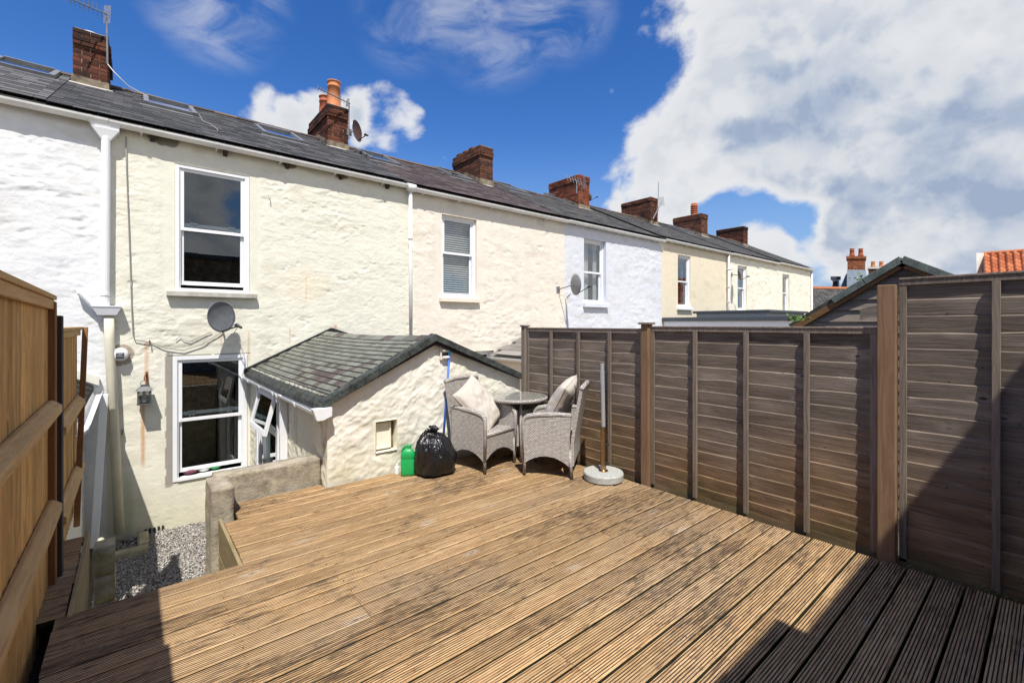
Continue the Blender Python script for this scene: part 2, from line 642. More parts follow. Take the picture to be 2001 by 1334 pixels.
def m_slate(name, cols, spots=.3, spotcol=(.42, .40, .36), rough=.55):
    m, g = newmat(name)
    p = pos(g)
    r = rnd(g)
    n = g.noise(p, 11.0, 5.0, .65)
    n2 = g.noise(p, 1.1, 4.0, .6)
    t = g.math('ADD', g.math('MULTIPLY', r, .55), g.math('ADD', g.math('MULTIPLY', n, .3), g.math('MULTIPLY', n2, .4)))
    k = len(cols)
    c = g.ramp(t, [(.25 + .65 * i / (k - 1), x) for i, x in enumerate(cols)])
    sp = g.mapr(g.noise(p, 17.0, 4.0, .75), .66, .74, 0, spots)
    c = g.mix(sp, c, spotcol)
    li = g.mapr(g.noise(p, 4.3, 5.0, .7), .66, .74, 0, spots * .8)
    c = g.mix(li, c, (.25, .16, .05))
    finish(g, c, rough, n, .35, .006, .3)
    return m


m_slate("slate", [(.026, .026, .027), (.05, .05, .051), (.088, .087, .087)], .3, rough=.8)
m_slate("slate_pale", [(.038, .038, .038), (.08, .079, .078), (.15, .147, .143)], .3, rough=.75)
plain("slate_butt", (.010, .010, .010), .9, .3)  # dark slate edges, with the course shadow lines put into the colour
m_slate("slate_purple", [(.030, .022, .022), (.058, .043, .042), (.11, .087, .083)], .4, rough=.8)
m_slate("slate_far", [(.033, .032, .032), (.058, .056, .055), (.092, .089, .086)], .35, rough=.8)
m_slate("slate_lichen", [(.12, .11, .10), (.19, .175, .16), (.27, .25, .23)], .7, (.7, .68, .62), .85)
m_slate("ridge_tile", [(.05, .04, .035), (.09, .07, .055), (.15, .10, .07)], .7, (.35, .27, .14), .8)
m_slate("shingle_green", [(.105, .110, .088), (.155, .162, .132), (.20, .206, .172)], .4, (.07, .05, .05), .95)
m_slate("shingle_brown", [(.062, .05, .044), (.088, .073, .064), (.115, .098, .085)], .25, (.2, .2, .17), .95)
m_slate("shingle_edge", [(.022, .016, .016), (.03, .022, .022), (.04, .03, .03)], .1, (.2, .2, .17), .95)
m_slate("pantile", [(.26, .065, .025), (.38, .11, .045), (.48, .17, .075)], .35, (.10, .06, .04), .8)


def m_felt(name, a, b):
    m, g = newmat(name)
    p = pos(g)
    n = g.noise(p, 95.0, 3.0, .8)
    n2 = g.noise(p, 9.0, 6.0, .75)
    c = g.ramp(g.math('ADD', g.math('MULTIPLY', n, .6), g.math('MULTIPLY', n2, .5)), [(.44, a), (.70, b)])
    finish(g, c, .95, n, .5, .004, .2)


m_felt("felt_green", (.008, .009, .009), (.105, .118, .108))
m_felt("felt_black", (.012, .012, .013), (.045, .045, .045))
m_felt("felt_pale", (.06, .075, .07), (.20, .23, .21))


def m_brick(name, cols, soot_z=None):
    m, g = newmat(name)
    p = pos(g)
    r = rnd(g)
    n = g.noise(p, 24.0, 5.0, .65)
    t = g.math('ADD', g.math('MULTIPLY', r, .65), g.math('MULTIPLY', n, .4))
    k = len(cols)
    c = g.ramp(t, [(.2 + .65 * i / (k - 1), x) for i, x in enumerate(cols)])
    b = g.noise(p, 2.6, 5.0, .7)
    c = g.mix(g.mapr(b, .5, .68, 0, .7), c, (.02, .016, .015))
    if soot_z:
        z = g.n("SeparateXYZ", {0: p}).outputs[2]
        zz = g.math('ADD', z, g.math('MULTIPLY', g.math('SUBTRACT', b, .5), .7))
        c = g.mix(g.mapr(zz, soot_z[0], soot_z[1], 0, .85), c, (.017, .014, .013))
    w = g.mapr(g.noise(p, 21.0, 4.0, .8), .66, .74, 0, .4)
    c = g.mix(w, c, (.45, .40, .34))
    finish(g, c, .9, n, .5, .006, .2)


m_brick("brick_sooty", [(.05, .019, .014), (.11, .036, .022), (.17, .06, .034)], (4.95, 5.35))
m_brick("brick_red", [(.10, .03, .018), (.19, .055, .03), (.26, .085, .045)])
m_brick("brick_brown", [(.06, .028, .02), (.11, .045, .028), (.18, .075, .04)])
m_brick("brick_orange", [(.18, .06, .03), (.27, .09, .04), (.34, .13, .06)])
plain("dark_board_side", (.030, .030, .018), .95, .5, 9, .1)  # near-black tone for the board side faces along the gaps
plain("mortar", (.33, .29, .24), .95, .4, 9, .2)
plain("mortar_dark", (.10, .085, .075), .95, .4, 9, .2)

def m_deck(name, groove):
    m, g = newmat(name)
    p = pos(g)
    r = rnd(g)
    off = g.n("CombineXYZ", {0: g.math('MULTIPLY', r, 37.0), 1: g.math('MULTIPLY', r, 91.0), 2: g.math('MULTIPLY', r, 53.0)}).outputs[0]
    wp = g.noise(g.vm('ADD', g.vm('MULTIPLY', p, (4.0, 9.0, 4.0)), off), 1.0, 3.0, .55, 0, True)
    q = g.vm('ADD', g.vm('ADD', g.vm('MULTIPLY', p, (2.6, 70.0, 40.0)), off), g.vm('SCALE', g.vm('SUBTRACT', wp, (.5, .5, .5)), 3.0))
    n = g.noise(q, 1.0, 5.0, .62)
    c = g.ramp(n, [(.26, (.20, .108, .046)), (.44, (.395, .243, .114)), (.60, (.515, .342, .175)), (.76, (.61, .445, .26))])
    # bleached stretches, the far side greyer than the sheltered right side
    gp = g.noise(g.vm('MULTIPLY', p, (.7, 1.1, 1.0)), 1.0, 4.0, .6)
    c = g.mix(g.mapr(gp, .42, .68, 0, .50, True), c, (.42, .315, .205))
    vo = g.n("TexVoronoi", {"Vector": g.vm('ADD', g.vm('MULTIPLY', p, (2.3, 6.5, 4.0)), off), "Scale": 1.0}, feature='F1')
    sel = g.mapr(g.n("SeparateXYZ", {0: vo.outputs['Color']}).outputs[0], .62, .64)
    halo = g.math('MULTIPLY', g.mapr(vo.outputs['Distance'], .06, .26, 1, 0, True), sel)
    kn = g.math('MULTIPLY', g.mapr(vo.outputs['Distance'], .03, .08, 1, 0, True), sel)
    spk = g.noise(p, 70.0, 4.0, .75)
    c = g.mix(g.math('MULTIPLY', halo, g.mapr(spk, .4, .6, .1, .8)), c, (.60, .52, .43))
    c = g.mix(g.math('MULTIPLY', kn, .7), c, (.13, .075, .04))
    # black mould gathered in large damp patches; thin along the grain elsewhere
    big = g.noise(g.vm('MULTIPLY', p, (.75, 1.25, 1.0)), 1.0, 5.0, .62)
    brd = g.noise(g.vm('ADD', g.vm('MULTIPLY', p, (.9, .5, .5)), off), 1.0, 3.0, .6)
    amt = g.mapr(g.math('ADD', g.math('MULTIPLY', big, .75), g.math('MULTIPLY', brd, .45)), .48, .72, 0.0, 1.0, True)
    st = g.noise(g.vm('ADD', g.vm('MULTIPLY', p, (6.0, 120.0, 40.0)), off), 1.0, 4.0, .7)
    streak = g.mapr(st, g.mapr(amt, 0, 1, .62, .45), g.mapr(amt, 0, 1, .72, .57), 0, 1, True)
    c = g.mix(g.math('MULTIPLY', streak, .84), c, (.052, .037, .027))
    blot = g.mapr(g.noise(p, 11.0, 7.0, .76), .53, .66, 0, .65, True)
    c = g.mix(g.math('MULTIPLY', blot, amt), c, (.10, .082, .068))
    if groove:      # silt and algae packed in the grooves, washed out here and there
        wash = g.noise(g.vm('ADD', g.vm('MULTIPLY', p, (3.2, 22.0, 1.0)), off), 1.0, 4.0, .65)
        k = g.mapr(g.math('ADD', wash, g.math('MULTIPLY', amt, .22)), .34, .56, .40, .97, True)
        c = g.mix(k, c, (.040, .022, .012))
    f = g.mapr(r, 0, 1, .86, 1.20)
    c = g.mix(1.0, c, g.n("CombineXYZ", {0: f, 1: f, 2: f}).outputs[0], 'MULTIPLY')
    finish(g, c, .78, n, .6, .004, .3)


m_deck("deck_wood", False)
m_deck("deck_groove", True)


def m_fence(name):
    """lapped slats: fine grain along Y, knots with pale rims, damp brown foot"""
    m, g = newmat(name)
    p = pos(g)
    r = rnd(g)
    off = g.n("CombineXYZ", {0: g.math('MULTIPLY', r, 7.0), 1: g.math('MULTIPLY', r, 5.0), 2: g.math('MULTIPLY', r, 53.0)}).outputs[0]
    vo = g.n("TexVoronoi", {"Vector": g.vm('ADD', g.vm('MULTIPLY', p, (1.0, 4.4, 8.9)), off), "Scale": 1.0, "Randomness": .8}, feature='F1')
    dist = vo.outputs['Distance']
    sel = g.mapr(g.n("SeparateXYZ", {0: vo.outputs['Color']}).outputs[0], .52, .53)
    halo = g.math('MULTIPLY', g.mapr(dist, .10, .42, 1, 0, True), sel)
    kn = g.math('MULTIPLY', g.mapr(dist, .05, .12, 1, 0, True), sel)
    warp = g.noise(g.vm('ADD', g.vm('MULTIPLY', p, (3.0, 2.4, 7.0)), off), 1.0, 3.0, .55)
    q = g.vm('ADD', g.vm('MULTIPLY', p, (40.0, 2.2, 150.0)), off)
    q = g.vm('ADD', q, g.n("CombineXYZ", {0: 0.0, 1: 0.0, 2: g.math('ADD', g.math('MULTIPLY', warp, 9.0), g.math('MULTIPLY', halo, 4.0))}).outputs[0])
    n = g.noise(q, 1.0, 4.0, .68)
    n2 = g.noise(g.vm('ADD', g.vm('MULTIPLY', p, (1.0, 1.3, 9.0)), off), 1.0, 4.0, .62)
    t = g.math('ADD', g.math('MULTIPLY', n, .55), g.math('MULTIPLY', n2, .55))
    c = g.ramp(t, [(.32, (.066, .050, .038)), (.50, (.160, .127, .099)), (.64, (.250, .203, .161)), (.78, (.40, .34, .28))])
    c = g.mix(g.math('MULTIPLY', halo, .30), c, (.42, .36, .30))
    c = g.mix(g.math('MULTIPLY', kn, .88), c, (.028, .019, .014))
    v2 = g.n("TexVoronoi", {"Vector": g.vm('MULTIPLY', p, (1.0, 13.0, 17.0)), "Scale": 1.0}, feature='F1')
    s2 = g.mapr(g.n("SeparateXYZ", {0: v2.outputs['Color']}).outputs[1], .80, .82)
    c = g.mix(g.math('MULTIPLY', g.mapr(v2.outputs['Distance'], .05, .12, .75, 0), s2), c, (.03, .022, .017))
    zz = g.n("SeparateXYZ", {0: p}).outputs[2]
    dmp = g.noise(p, 1.5, 5.0, .62)
    w = g.math('ADD', zz, g.math('MULTIPLY', g.math('SUBTRACT', dmp, .5), 1.1))
    k = g.mapr(w, -1.62, -.62, .80, 0, True)
    brown = g.mix(1.0, c, (1.15, .84, .48), 'MULTIPLY')
    c = g.mix(k, c, brown)
    gr = g.mapr(w, -1.72, -1.40, .55, 0, True)
    c = g.mix(gr, c, (.075, .075, .026))
    wet = g.mapr(g.noise(g.vm('MULTIPLY', p, (1, .8, 1.6)), 1.0, 4.0, .6), .52, .68, 0, .30, True)
    c = g.mix(wet, c, (.055, .040, .030))
    f = g.mapr(r, 0, 1, .86, 1.14)
    c = g.mix(1.0, c, g.n("CombineXYZ", {0: f, 1: f, 2: f}).outputs[0], 'MULTIPLY')
    finish(g, c, .85, n, .8, .004, .25)


m_fence("fence_old")
wood("fence_old_upright", 2, [(.10, .078, .06), (.19, .15, .118), (.31, .255, .21)], grain=80, along=2.0, obj_var=.12, knots=False, bstr=.5,
     base_tint=(-1.6, -1.0, (.12, .085, .035), .4))
wood("post_brown", 2, [(.12, .068, .035), (.20, .118, .063), (.285, .18, .105)], grain=60, along=1.4, obj_var=.06, kscale=1.2, bstr=.5)
wood("fence_new", 2, [(.18, .085, .025), (.48, .27, .086), (.68, .42, .155)], grain=26, along=.7, obj_var=.2, kscale=2.6, bstr=.7)
wood("fence_new_rail", 1, [(.34, .19, .075), (.50, .31, .13), (.64, .43, .20)], grain=65, along=1.6, obj_var=.08, kscale=1.4, bstr=.45)
wood("fence_new_post", 2, [(.14, .060, .022), (.20, .088, .03), (.26, .125, .045)], grain=65, along=1.4, obj_var=.06, knots=False, bstr=.45)
wood("post_dark", 2, [(.022, .017, .014), (.04, .031, .026), (.065, .052, .044)], grain=65, along=1.4, obj_var=.06, knots=False, bstr=.45)
wood("deck_side", 1, [(.17, .125, .06), (.27, .21, .11), (.36, .29, .16)], grain=65, along=1.4, obj_var=.1, kscale=1.4, bstr=.4,
     grime=(.10, .10, .035), grime_amt=.5)
wood("shed_wood", 1, [(.10, .08, .063), (.23, .19, .155), (.40, .34, .28)], grain=70, along=2.0, obj_var=.2, kscale=1.8, bstr=.6,
     grime=(.04, .03, .025), grime_amt=.6, gscale=.8)
wood("shed_barge", 1, [(.09, .045, .02), (.16, .082, .036), (.22, .12, .06)], grain=70, along=2.0, knots=False)


def m_wicker():
    m, g = newmat("wicker")
    uv = g.n("TexCoord").outputs['UV']
    br = g.n("TexBrick", {"Vector": uv, "Color1": (.70, .655, .60), "Color2": (.50, .46, .42), "Mortar": (.085, .075, .068), "Scale": 1.0,
                          "Mortar Size": .0026, "Mortar Smooth": .4, "Bias": .1, "Brick Width": .028, "Row Height": .0135}, offset=.5)
    tint = g.noise(g.vm('MULTIPLY', uv, (30.0, 61.0, 1.0)), 1.0, 1.0, .5, 0, True)
    c = g.mix(.22, br.outputs[0], tint, 'OVERLAY')
    finish(g, c, .5, g.math('MULTIPLY', br.outputs[1], -1.0), .8, .005, .4)


m_wicker()


def m_cushion():
    m, g = newmat("cushion_cloth")
    p = pos(g)
    n = g.noise(p, 420.0, 2.0, .6)
    n2 = g.noise(p, 9.0, 4.0, .6)
    f = g.math('ADD', g.mapr(n, .3, .7, .86, 1.08), g.mapr(n2, .3, .7, -.04, .04))
    c = g.mix(1.0, (.52, .475, .415), g.n("CombineXYZ", {0: f, 1: f, 2: f}).outputs[0], 'MULTIPLY')
    finish(g, c, .9, g.noise(p, 14.0, 4.0, .55), .35, .012, .2)


m_cushion()


def m_bag():
    m, g = newmat("bin_bag")
    p = pos(g)
    q = g.vm('MULTIPLY', p, (17.0, 17.0, 5.0))
    n = g.noise(q, 1.0, 4.0, .6, .6)
    finish(g, (.010, .010, .011), .20, n, .8, .03, .55)


m_bag()


def m_glass(name, tint=(1, 1, 1), ior=1.55, gain=2.1):
    m, g = newmat(name)
    bf = g.n("NewGeometry").outputs['Backfacing']
    fr = g.n("Fresnel", {"IOR": g.mapr(bf, 0, 1, ior, 1 / ior)}).outputs[0]
    fr = g.math('MULTIPLY', fr, gain, clamp=True)
    t = g.n("BsdfTransparent", {"Color": tint})
    gl = g.n("BsdfGlossy", {"Color": (1, 1, 1), "Roughness": .0})
    mx = g.n("MixShader", {0: fr, 1: t.outputs[0], 2: gl.outputs[0]})
    o = g.n("OutputMaterial")
    g.nt.links.new(mx.outputs[0], o.inputs[0])


m_glass("glass", (.62, .66, .68))
m_glass("glass_clear", (.88, .90, .90))
m_glass("glass_green", (.35, .46, .44))
m_glass("glass_table", (.96, .975, .97), 1.45, .7)


def m_gravel():
    m, g = newmat("gravel_stone")
    r = rnd(g)
    c = g.ramp(r, [(.0, (.22, .20, .18)), (.35, (.32, .30, .275)), (.75, (.42, .40, .375)), (1, (.60, .58, .55))])
    finish(g, c, .85, g.noise(pos(g), 60.0, 3.0), .3, .004, .25)


m_gravel()


def m_rock(name, a, b, c, lichen=None):
    m, g = newmat(name)
    p = pos(g)
    n = g.noise(p, 9.0, 8.0, .7)
    col = g.ramp(n, [(.3, a), (.5, b), (.7, c)])
    if lichen:
        l = g.mapr(g.noise(p, 5.0, 7.0, .75), .52, .62, 0, .7)
        col = g.mix(l, col, lichen)
    finish(g, col, .95, g.noise(p, 45.0, 6.0, .75), .8, .015, .2)


m_rock("old_concrete", (.20, .17, .13), (.36, .315, .245), (.47, .42, .33), (.52, .47, .32))
m_rock("block_concrete", (.22, .20, .115), (.38, .35, .23), (.50, .46, .33), (.52, .48, .32))


def m_leaf(name, a, b):
    m, g = newmat(name)
    r = rnd(g)
    c = g.ramp(r, [(.1, a), (.9, b)])
    p = finish(g, c, .6, None, spec=.3)
    p.inputs['Subsurface Weight'].default_value = 0.0


m_leaf("leaf", (.025, .05, .012), (.07, .11, .03))
m_leaf("leaf_fresh", (.07, .14, .02), (.16, .26, .05))
plain("bark", (.09, .07, .05), .9, .3, 10)
M = MATS

# ------------------------------------------------------------------ main measures
D = 8.60            # house wall plane
DECK = -1.63
YARD = -3.10
EAVE_Y, RIDGE_Y = 8.50, 12.0
EAVE_Z, RIDGE_Z = 2.905, 4.67
RS = (RIDGE_Z - EAVE_Z) / (RIDGE_Y - EAVE_Y)
RANG = math.atan(RS)
FX = 4.06           # right fence slat plane


def roof_z(y):
    return EAVE_Z + RS * (y - EAVE_Y)


def at_roof(u, v):
    a, b, c = ray(u, v)
    t = (EAVE_Z - RS * EAVE_Y) / (c - RS * b)
    return a * t, b * t, c * t


# ------------------------------------------------------------------ ground
gm = MB()
gm.add([(-500, -500, 0), (900, -500, 0), (900, 900, 0), (-500, 900, 0)], [(0, 1, 2, 3)])
tag(gm.build("ground", M["dry_ground"], None, (0, 0, YARD - .06)), kind="structure")


def pebbles(name, x0, x1, y0, y1, n, z, smin, smax, mat, inside=None):
    base = np.array([(x, y, zz) for x in (-1, 1) for y in (-1, 1) for zz in (-1, 1)], float)
    fq = np.array([(0, 1, 3, 2), (4, 6, 7, 5), (0, 4, 5, 1), (2, 3, 7, 6), (0, 2, 6, 4), (1, 5, 7, 3)])
    c = np.stack([rng.uniform(x0, x1, n), rng.uniform(y0, y1, n), np.full(n, z)], 1)
    c[:, 2] += rng.uniform(-.008, .022, n)
    s = rng.uniform(smin, smax, (n, 1, 1)) * rng.uniform(.55, 1.1, (n, 1, 3)) * np.array([1, 1, .7])
    pts = base[None] * s * rng.uniform(.6, 1.15, (n, 8, 3)) * .6
    q, _ = np.linalg.qr(rng.normal(size=(n, 3, 3)))
    pts = np.einsum('nij,nkj->nki', q, pts) + c[:, None]
    Fq = (np.arange(n)[:, None, None] * 8 + fq[None]).reshape(-1, 4)
    o = npmesh(name, pts.reshape(-1, 3), Fq, mat, None, False)
    return tag(o, kind="stuff")


yb = MB()
yb.box(-.7, 1.9, 2.2, D + .1, YARD - .05, YARD - .004)
tag(yb.build("yard_bed", M["soil"]), kind="structure")
tag(pebbles("gravel", -.35, 1.6, 3.2, D - .03, 42000, YARD + .008, .008, .019, M["gravel_stone"]),
    "pale grey and white gravel covering the sunken yard below the house wall", "gravel")


# ------------------------------------------------------------------ wall relief
def stone(x, z, seed, amp=1.0, sx=.30, sz=.125):
    wx = x + .26 * fbm(x * 2.1, z * 2.6, 4, seed)
    wz = z + .16 * fbm(x * 1.5 + 9, z * 2.4, 4, seed + 3)
    f1, f2, cid = worley(wx / sx + 31, wz / sz + 77, seed + 5)
    e = sstep(.0, .15, f2 - f1)
    big = sstep(-.10, .16, fbm(x * .8 + 3, z * 1.0, 3, seed + 18))          # some stretches are rendered almost flat
    h = e * np.clip(cid - .40, 0, 1) * .0165 * (.35 + .65 * big)
    f1b, f2b, c2 = worley(wx / (sx * .42) + 3, wz / (sz * .5) + 7, seed + 9)
    h = h + sstep(0, .22, f2b - f1b) * np.clip(c2 - .5, 0, 1) * .018 * (.3 + .7 * big)
    # sharp torn ledges where the render bridges the stones
    lg = fbm(wx * 2.4, wz * 7.0, 4, seed + 23) * 5
    h = h + (sstep(-.02, .10, lg) - .5) * .0055 * (.5 + .5 * big) + np.clip(1 - np.abs(fbm(wx * 5, wz * 11, 3, seed + 27)) * 7, 0, 1) ** 2 * .0045 * (.35 + .65 * big)
    h = h + fbm(x * 2.2, z * 3.0, 4, seed + 12) * .014 + fbm(x * 14, z * 22, 3, seed + 14) * .008 * (.5 + .5 * big) + fbm(x * 34, z * 46, 2, seed + 15) * .0045
    pit = np.clip(fbm(x * 5.5, z * 8.5, 4, seed + 29) - .20, 0, 1)
    h = h - pit * .10
    return h * amp


def house_wall(parent, x0, x1, z0, z1, step, holes, base_col, seed, amp=1.0, flat=.13, smooth_top=.22, extra=None, colfun=None, pattern=(.30, .125)):
    def hf(A, B):
        m = np.ones(A.shape)
        for h in holes:
            dd = np.maximum(np.maximum(h[0] - A, A - h[1]), np.maximum(h[2] - B, B - h[3]))
            edge = flat + .05 * fbm(A * 4, B * 4, 3, seed + 20)
            m = m * sstep(edge * .75, edge * 1.15, dd)
        m = m * sstep(smooth_top * .5, smooth_top * 1.3, (z1 - B) + .06 * fbm(A * 3, B * 3, 3, seed + 21))
        m = m * sstep(0, .05, A - x0) * sstep(0, .05, x1 - A)
        if extra is not None:
            m = m * extra(A, B)
        return stone(A, B, seed, amp, *pattern) * (.12 + .88 * m) + .004 * m
    V, Q, a, b = sheet(x0, x1, z0, z1, step, holes, hf, lambda A, B, H: np.stack([A, D - H, B], 1))
    col = np.tile(np.array(base_col, np.float32), (len(a), 1))
    col *= (1 + .05 * fbm(a * 1.3, b * 1.3, 4, seed + 30))[:, None]
    grime = sstep(.06, .3, fbm(a * 2.2, b * 5.0, 5, seed + 33)) * .22
    col = col * (1 - grime[:, None]) + np.array([.42, .37, .27]) * grime[:, None]
    low = sstep(YARD + 1.1, YARD + .05, b + .5 * fbm(a * 2.5, b * 1.4, 4, seed + 34)) * .42
    col = col * (1 - low[:, None]) + np.array([.44, .41, .25]) * low[:, None]
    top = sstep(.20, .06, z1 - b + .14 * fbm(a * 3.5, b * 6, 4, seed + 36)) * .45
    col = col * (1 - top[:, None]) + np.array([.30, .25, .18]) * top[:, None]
    if colfun is not None:
        col = colfun(a, b, col)
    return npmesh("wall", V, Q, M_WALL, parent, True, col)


def reveal(parent, h, depth, mat, name="reveal"):
    x0, x1, z0, z1 = h
    mb = MB()
    y0, y1 = D - .012, D + depth
    for q in ([(x0, y0, z0), (x0, y1, z0), (x0, y1, z1), (x0, y0, z1)], [(x1, y0, z0), (x1, y1, z0), (x1, y1, z1), (x1, y0, z1)],
              [(x0, y0, z1), (x1, y0, z1), (x1, y1, z1), (x0, y1, z1)], [(x0, y0, z0), (x1, y0, z0), (x1, y1, z0), (x0, y1, z0)]):
        mb.add(q, [(0, 1, 2, 3)])
    return mb.build(name, mat, parent)


def window(parent, x0, x1, z0, z1, zm, yf, gap=0.0, glass="glass", room="room_dark", fill=None, fw=.058, sw=.045, catches=False, sill=None, depth=1.6):
    """box-sash window: outer frame (part) > sashes, panes, sill"""
    w = MB()
    w.box(x0, x0 + fw, yf, yf + .11, z0, z1).box(x1 - fw, x1, yf, yf + .11, z0, z1)
    w.box(x0 + fw, x1 - fw, yf + .002, yf + .11, z1 - fw, z1).box(x0 + fw, x1 - fw, yf - .012, yf + .11, z0, z0 + fw * .8)
    w.box(x0 + fw, x0 + fw + .016, yf + .018, yf + .1, z0 + fw * .8, z1 - fw)
    w.box(x1 - fw - .016, x1 - fw, yf + .018, yf + .1, z0 + fw * .8, z1 - fw)
    fo = w.build("window", M["upvc"], parent, bevel=.004)
    a0, a1 = x0 + fw + .016, x1 - fw - .016

    def sash(name, b0, b1, y, bot, top):
        s = MB()
        s.box(a0, a0 + sw, y, y + .04, b0, b1).box(a1 - sw, a1, y, y + .04, b0, b1)
        s.box(a0 + sw, a1 - sw, y + .001, y + .04, b0, b0 + bot).box(a0 + sw, a1 - sw, y + .001, y + .04, b1 - top, b1)
        if catches and name == "lower_sash":
            for cx in (a0 + .2 * (a1 - a0), a0 + .8 * (a1 - a0)):
                s.box(cx - .05, cx + .05, y - .012, y, b1 - .012, b1 + .014)
                s.box(cx - .035, cx - .01, y - .012, y, b1 - .07, b1 - .045).box(cx + .01, cx + .035, y - .012, y, b1 - .07, b1 - .045)
        s.build(name, M["upvc"], fo, bevel=.003)
        p = MB()
        p.box(a0 + sw - .005, a1 - sw + .005, y + .017, y + .021, b0 + bot - .005, b1 - top + .005)
        p.build("pane", M[glass], fo)
    sash("upper_sash", zm, z1 - fw, yf + .026, .05, sw)
    sash("lower_sash", z0 + fw * .8 + gap, zm + .07 + gap, yf + .069, sw * 1.3, .05)
    if sill:
        e, pr, th, mat = sill
        s = MB()
        s.box(x0 - e, x1 + e, D - pr, D + .03, z0 - th, z0 - .004)
        s.build("sill", M[mat], fo, bevel=.008)
    r = MB()
    ry0, ry1 = yf + .14, yf + .14 + depth
    X0, X1, Z0, Z1 = x0 - .5, x1 + .5, z0 - .45, z1 + .15
    r.add([(X0, ry0, Z0), (X1, ry0, Z0), (X1, ry1, Z0), (X0, ry1, Z0), (X0, ry0, Z1), (X1, ry0, Z1), (X1, ry1, Z1), (X0, ry1, Z1)],
          [(0, 1, 2, 3), (4, 5, 6, 7), (0, 3, 7, 4), (1, 2, 6, 5), (3, 2, 6, 7)])
    for (p0, p1, q0, q1) in ((X0, x0, Z0, Z1), (x1, X1, Z0, Z1), (x0, x1, Z0, z0), (x0, x1, z1, Z1)):
        r.add([(p0, ry0, q0), (p1, ry0, q0), (p1, ry0, q1), (p0, ry0, q1)], [(0, 1, 2, 3)])
    r.build("room", M[room], parent)
    if fill == "blind":
        n = int((z1 - z0) / .05)
        sl = MB()
        sl.box(a0, a1, yf + .14, yf + .16, z0 + .06, z0 + .075)
        me = MB().obox((0, 0, 0), ((a1 - a0) / 2, .024, .0012), Matrix.Rotation(R(48), 3, 'X')).mesh("slat", M["blind"])
        bo = sl.build("blind", M["blind"], parent)
        for i in range(n):
            inst("slat", me, bo, ((a0 + a1) / 2, yf + .15, z0 + .09 + i * .05))
    if fill == "curtain":
        for (c0, c1) in ((a0, a0 + .55 * (a1 - a0)), (a1 - .2 * (a1 - a0), a1)):
            n = 24
            cb = MB()
            vs, fs = [], []
            for i in range(n + 1):
                x = c0 + (c1 - c0) * i / n
                y = yf + .2 + .025 * math.sin(i * 1.7)
                vs += [(x, y, z0 - .1), (x, y, z1 + .05)]
            fs = [(2 * i, 2 * i + 2, 2 * i + 3, 2 * i + 1) for i in range(n)]
            cb.add(vs, fs)
            cb.build("curtain", M["curtain"], parent, smooth=True)
    return fo


def gutter(parent, x0, x1, z, brackets=.9, phase=.3, mat="gutter_white"):
    prof = [(math.cos(a), math.sin(a)) for a in np.linspace(math.pi, 2 * math.pi, 9)]
    r0, r1 = .070, .064
    cy = EAVE_Y - .02
    g = MB()
    vs = []
    for x in (x0, x1):
        vs += [(x, cy + c * r0, z + s * r0) for c, s in prof] + [(x, cy + c * r1, z + s * r1) for c, s in prof[::-1]]
    n = 18
    g.add(vs, [(i, (i + 1) % n, n + (i + 1) % n, n + i) for i in range(n)])
    go = g.build("gutter", M[mat], parent, smooth=False)
    x = x0 + phase
    bm_ = MB()
    vs = []
    for xx in (-.02, .02):
        vs += [(xx, c * .079, s * .079) for c, s in prof] + [(xx, c * .0705, s * .0705) for c, s in prof[::-1]]
    bm_.add(vs, [(i, (i + 1) % n, n + (i + 1) % n, n + i) for i in range(n)] + [tuple(range(n))[::-1], tuple(range(n, 2 * n))])
    bm_.box(-.008, .008, .02, .22, -.092, -.076)
    me = bm_.mesh("bracket", M[mat])
    while x < x1 - .1:
        inst("bracket", me, go, (x, cy, z))
        x += brackets
    return go


def half_round_feet(parent, x0, x1, z, step=.9, off=.3):
    x = x0 + off
    while x < x1 - .1:
        b = MB()
        b.hexa([(x - .028, EAVE_Y + .0, z - .175), (x - .028, EAVE_Y + .0, z - .06), (x - .028, D + .02, z - .215), (x - .028, D + .02, z - .05),
                (x + .028, EAVE_Y + .0, z - .175), (x + .028, EAVE_Y + .0, z - .06), (x + .028, D + .02, z - .215), (x + .028, D + .02, z - .05)])
        b.build("rafter_foot", M["post_dark"], parent)
        x += step


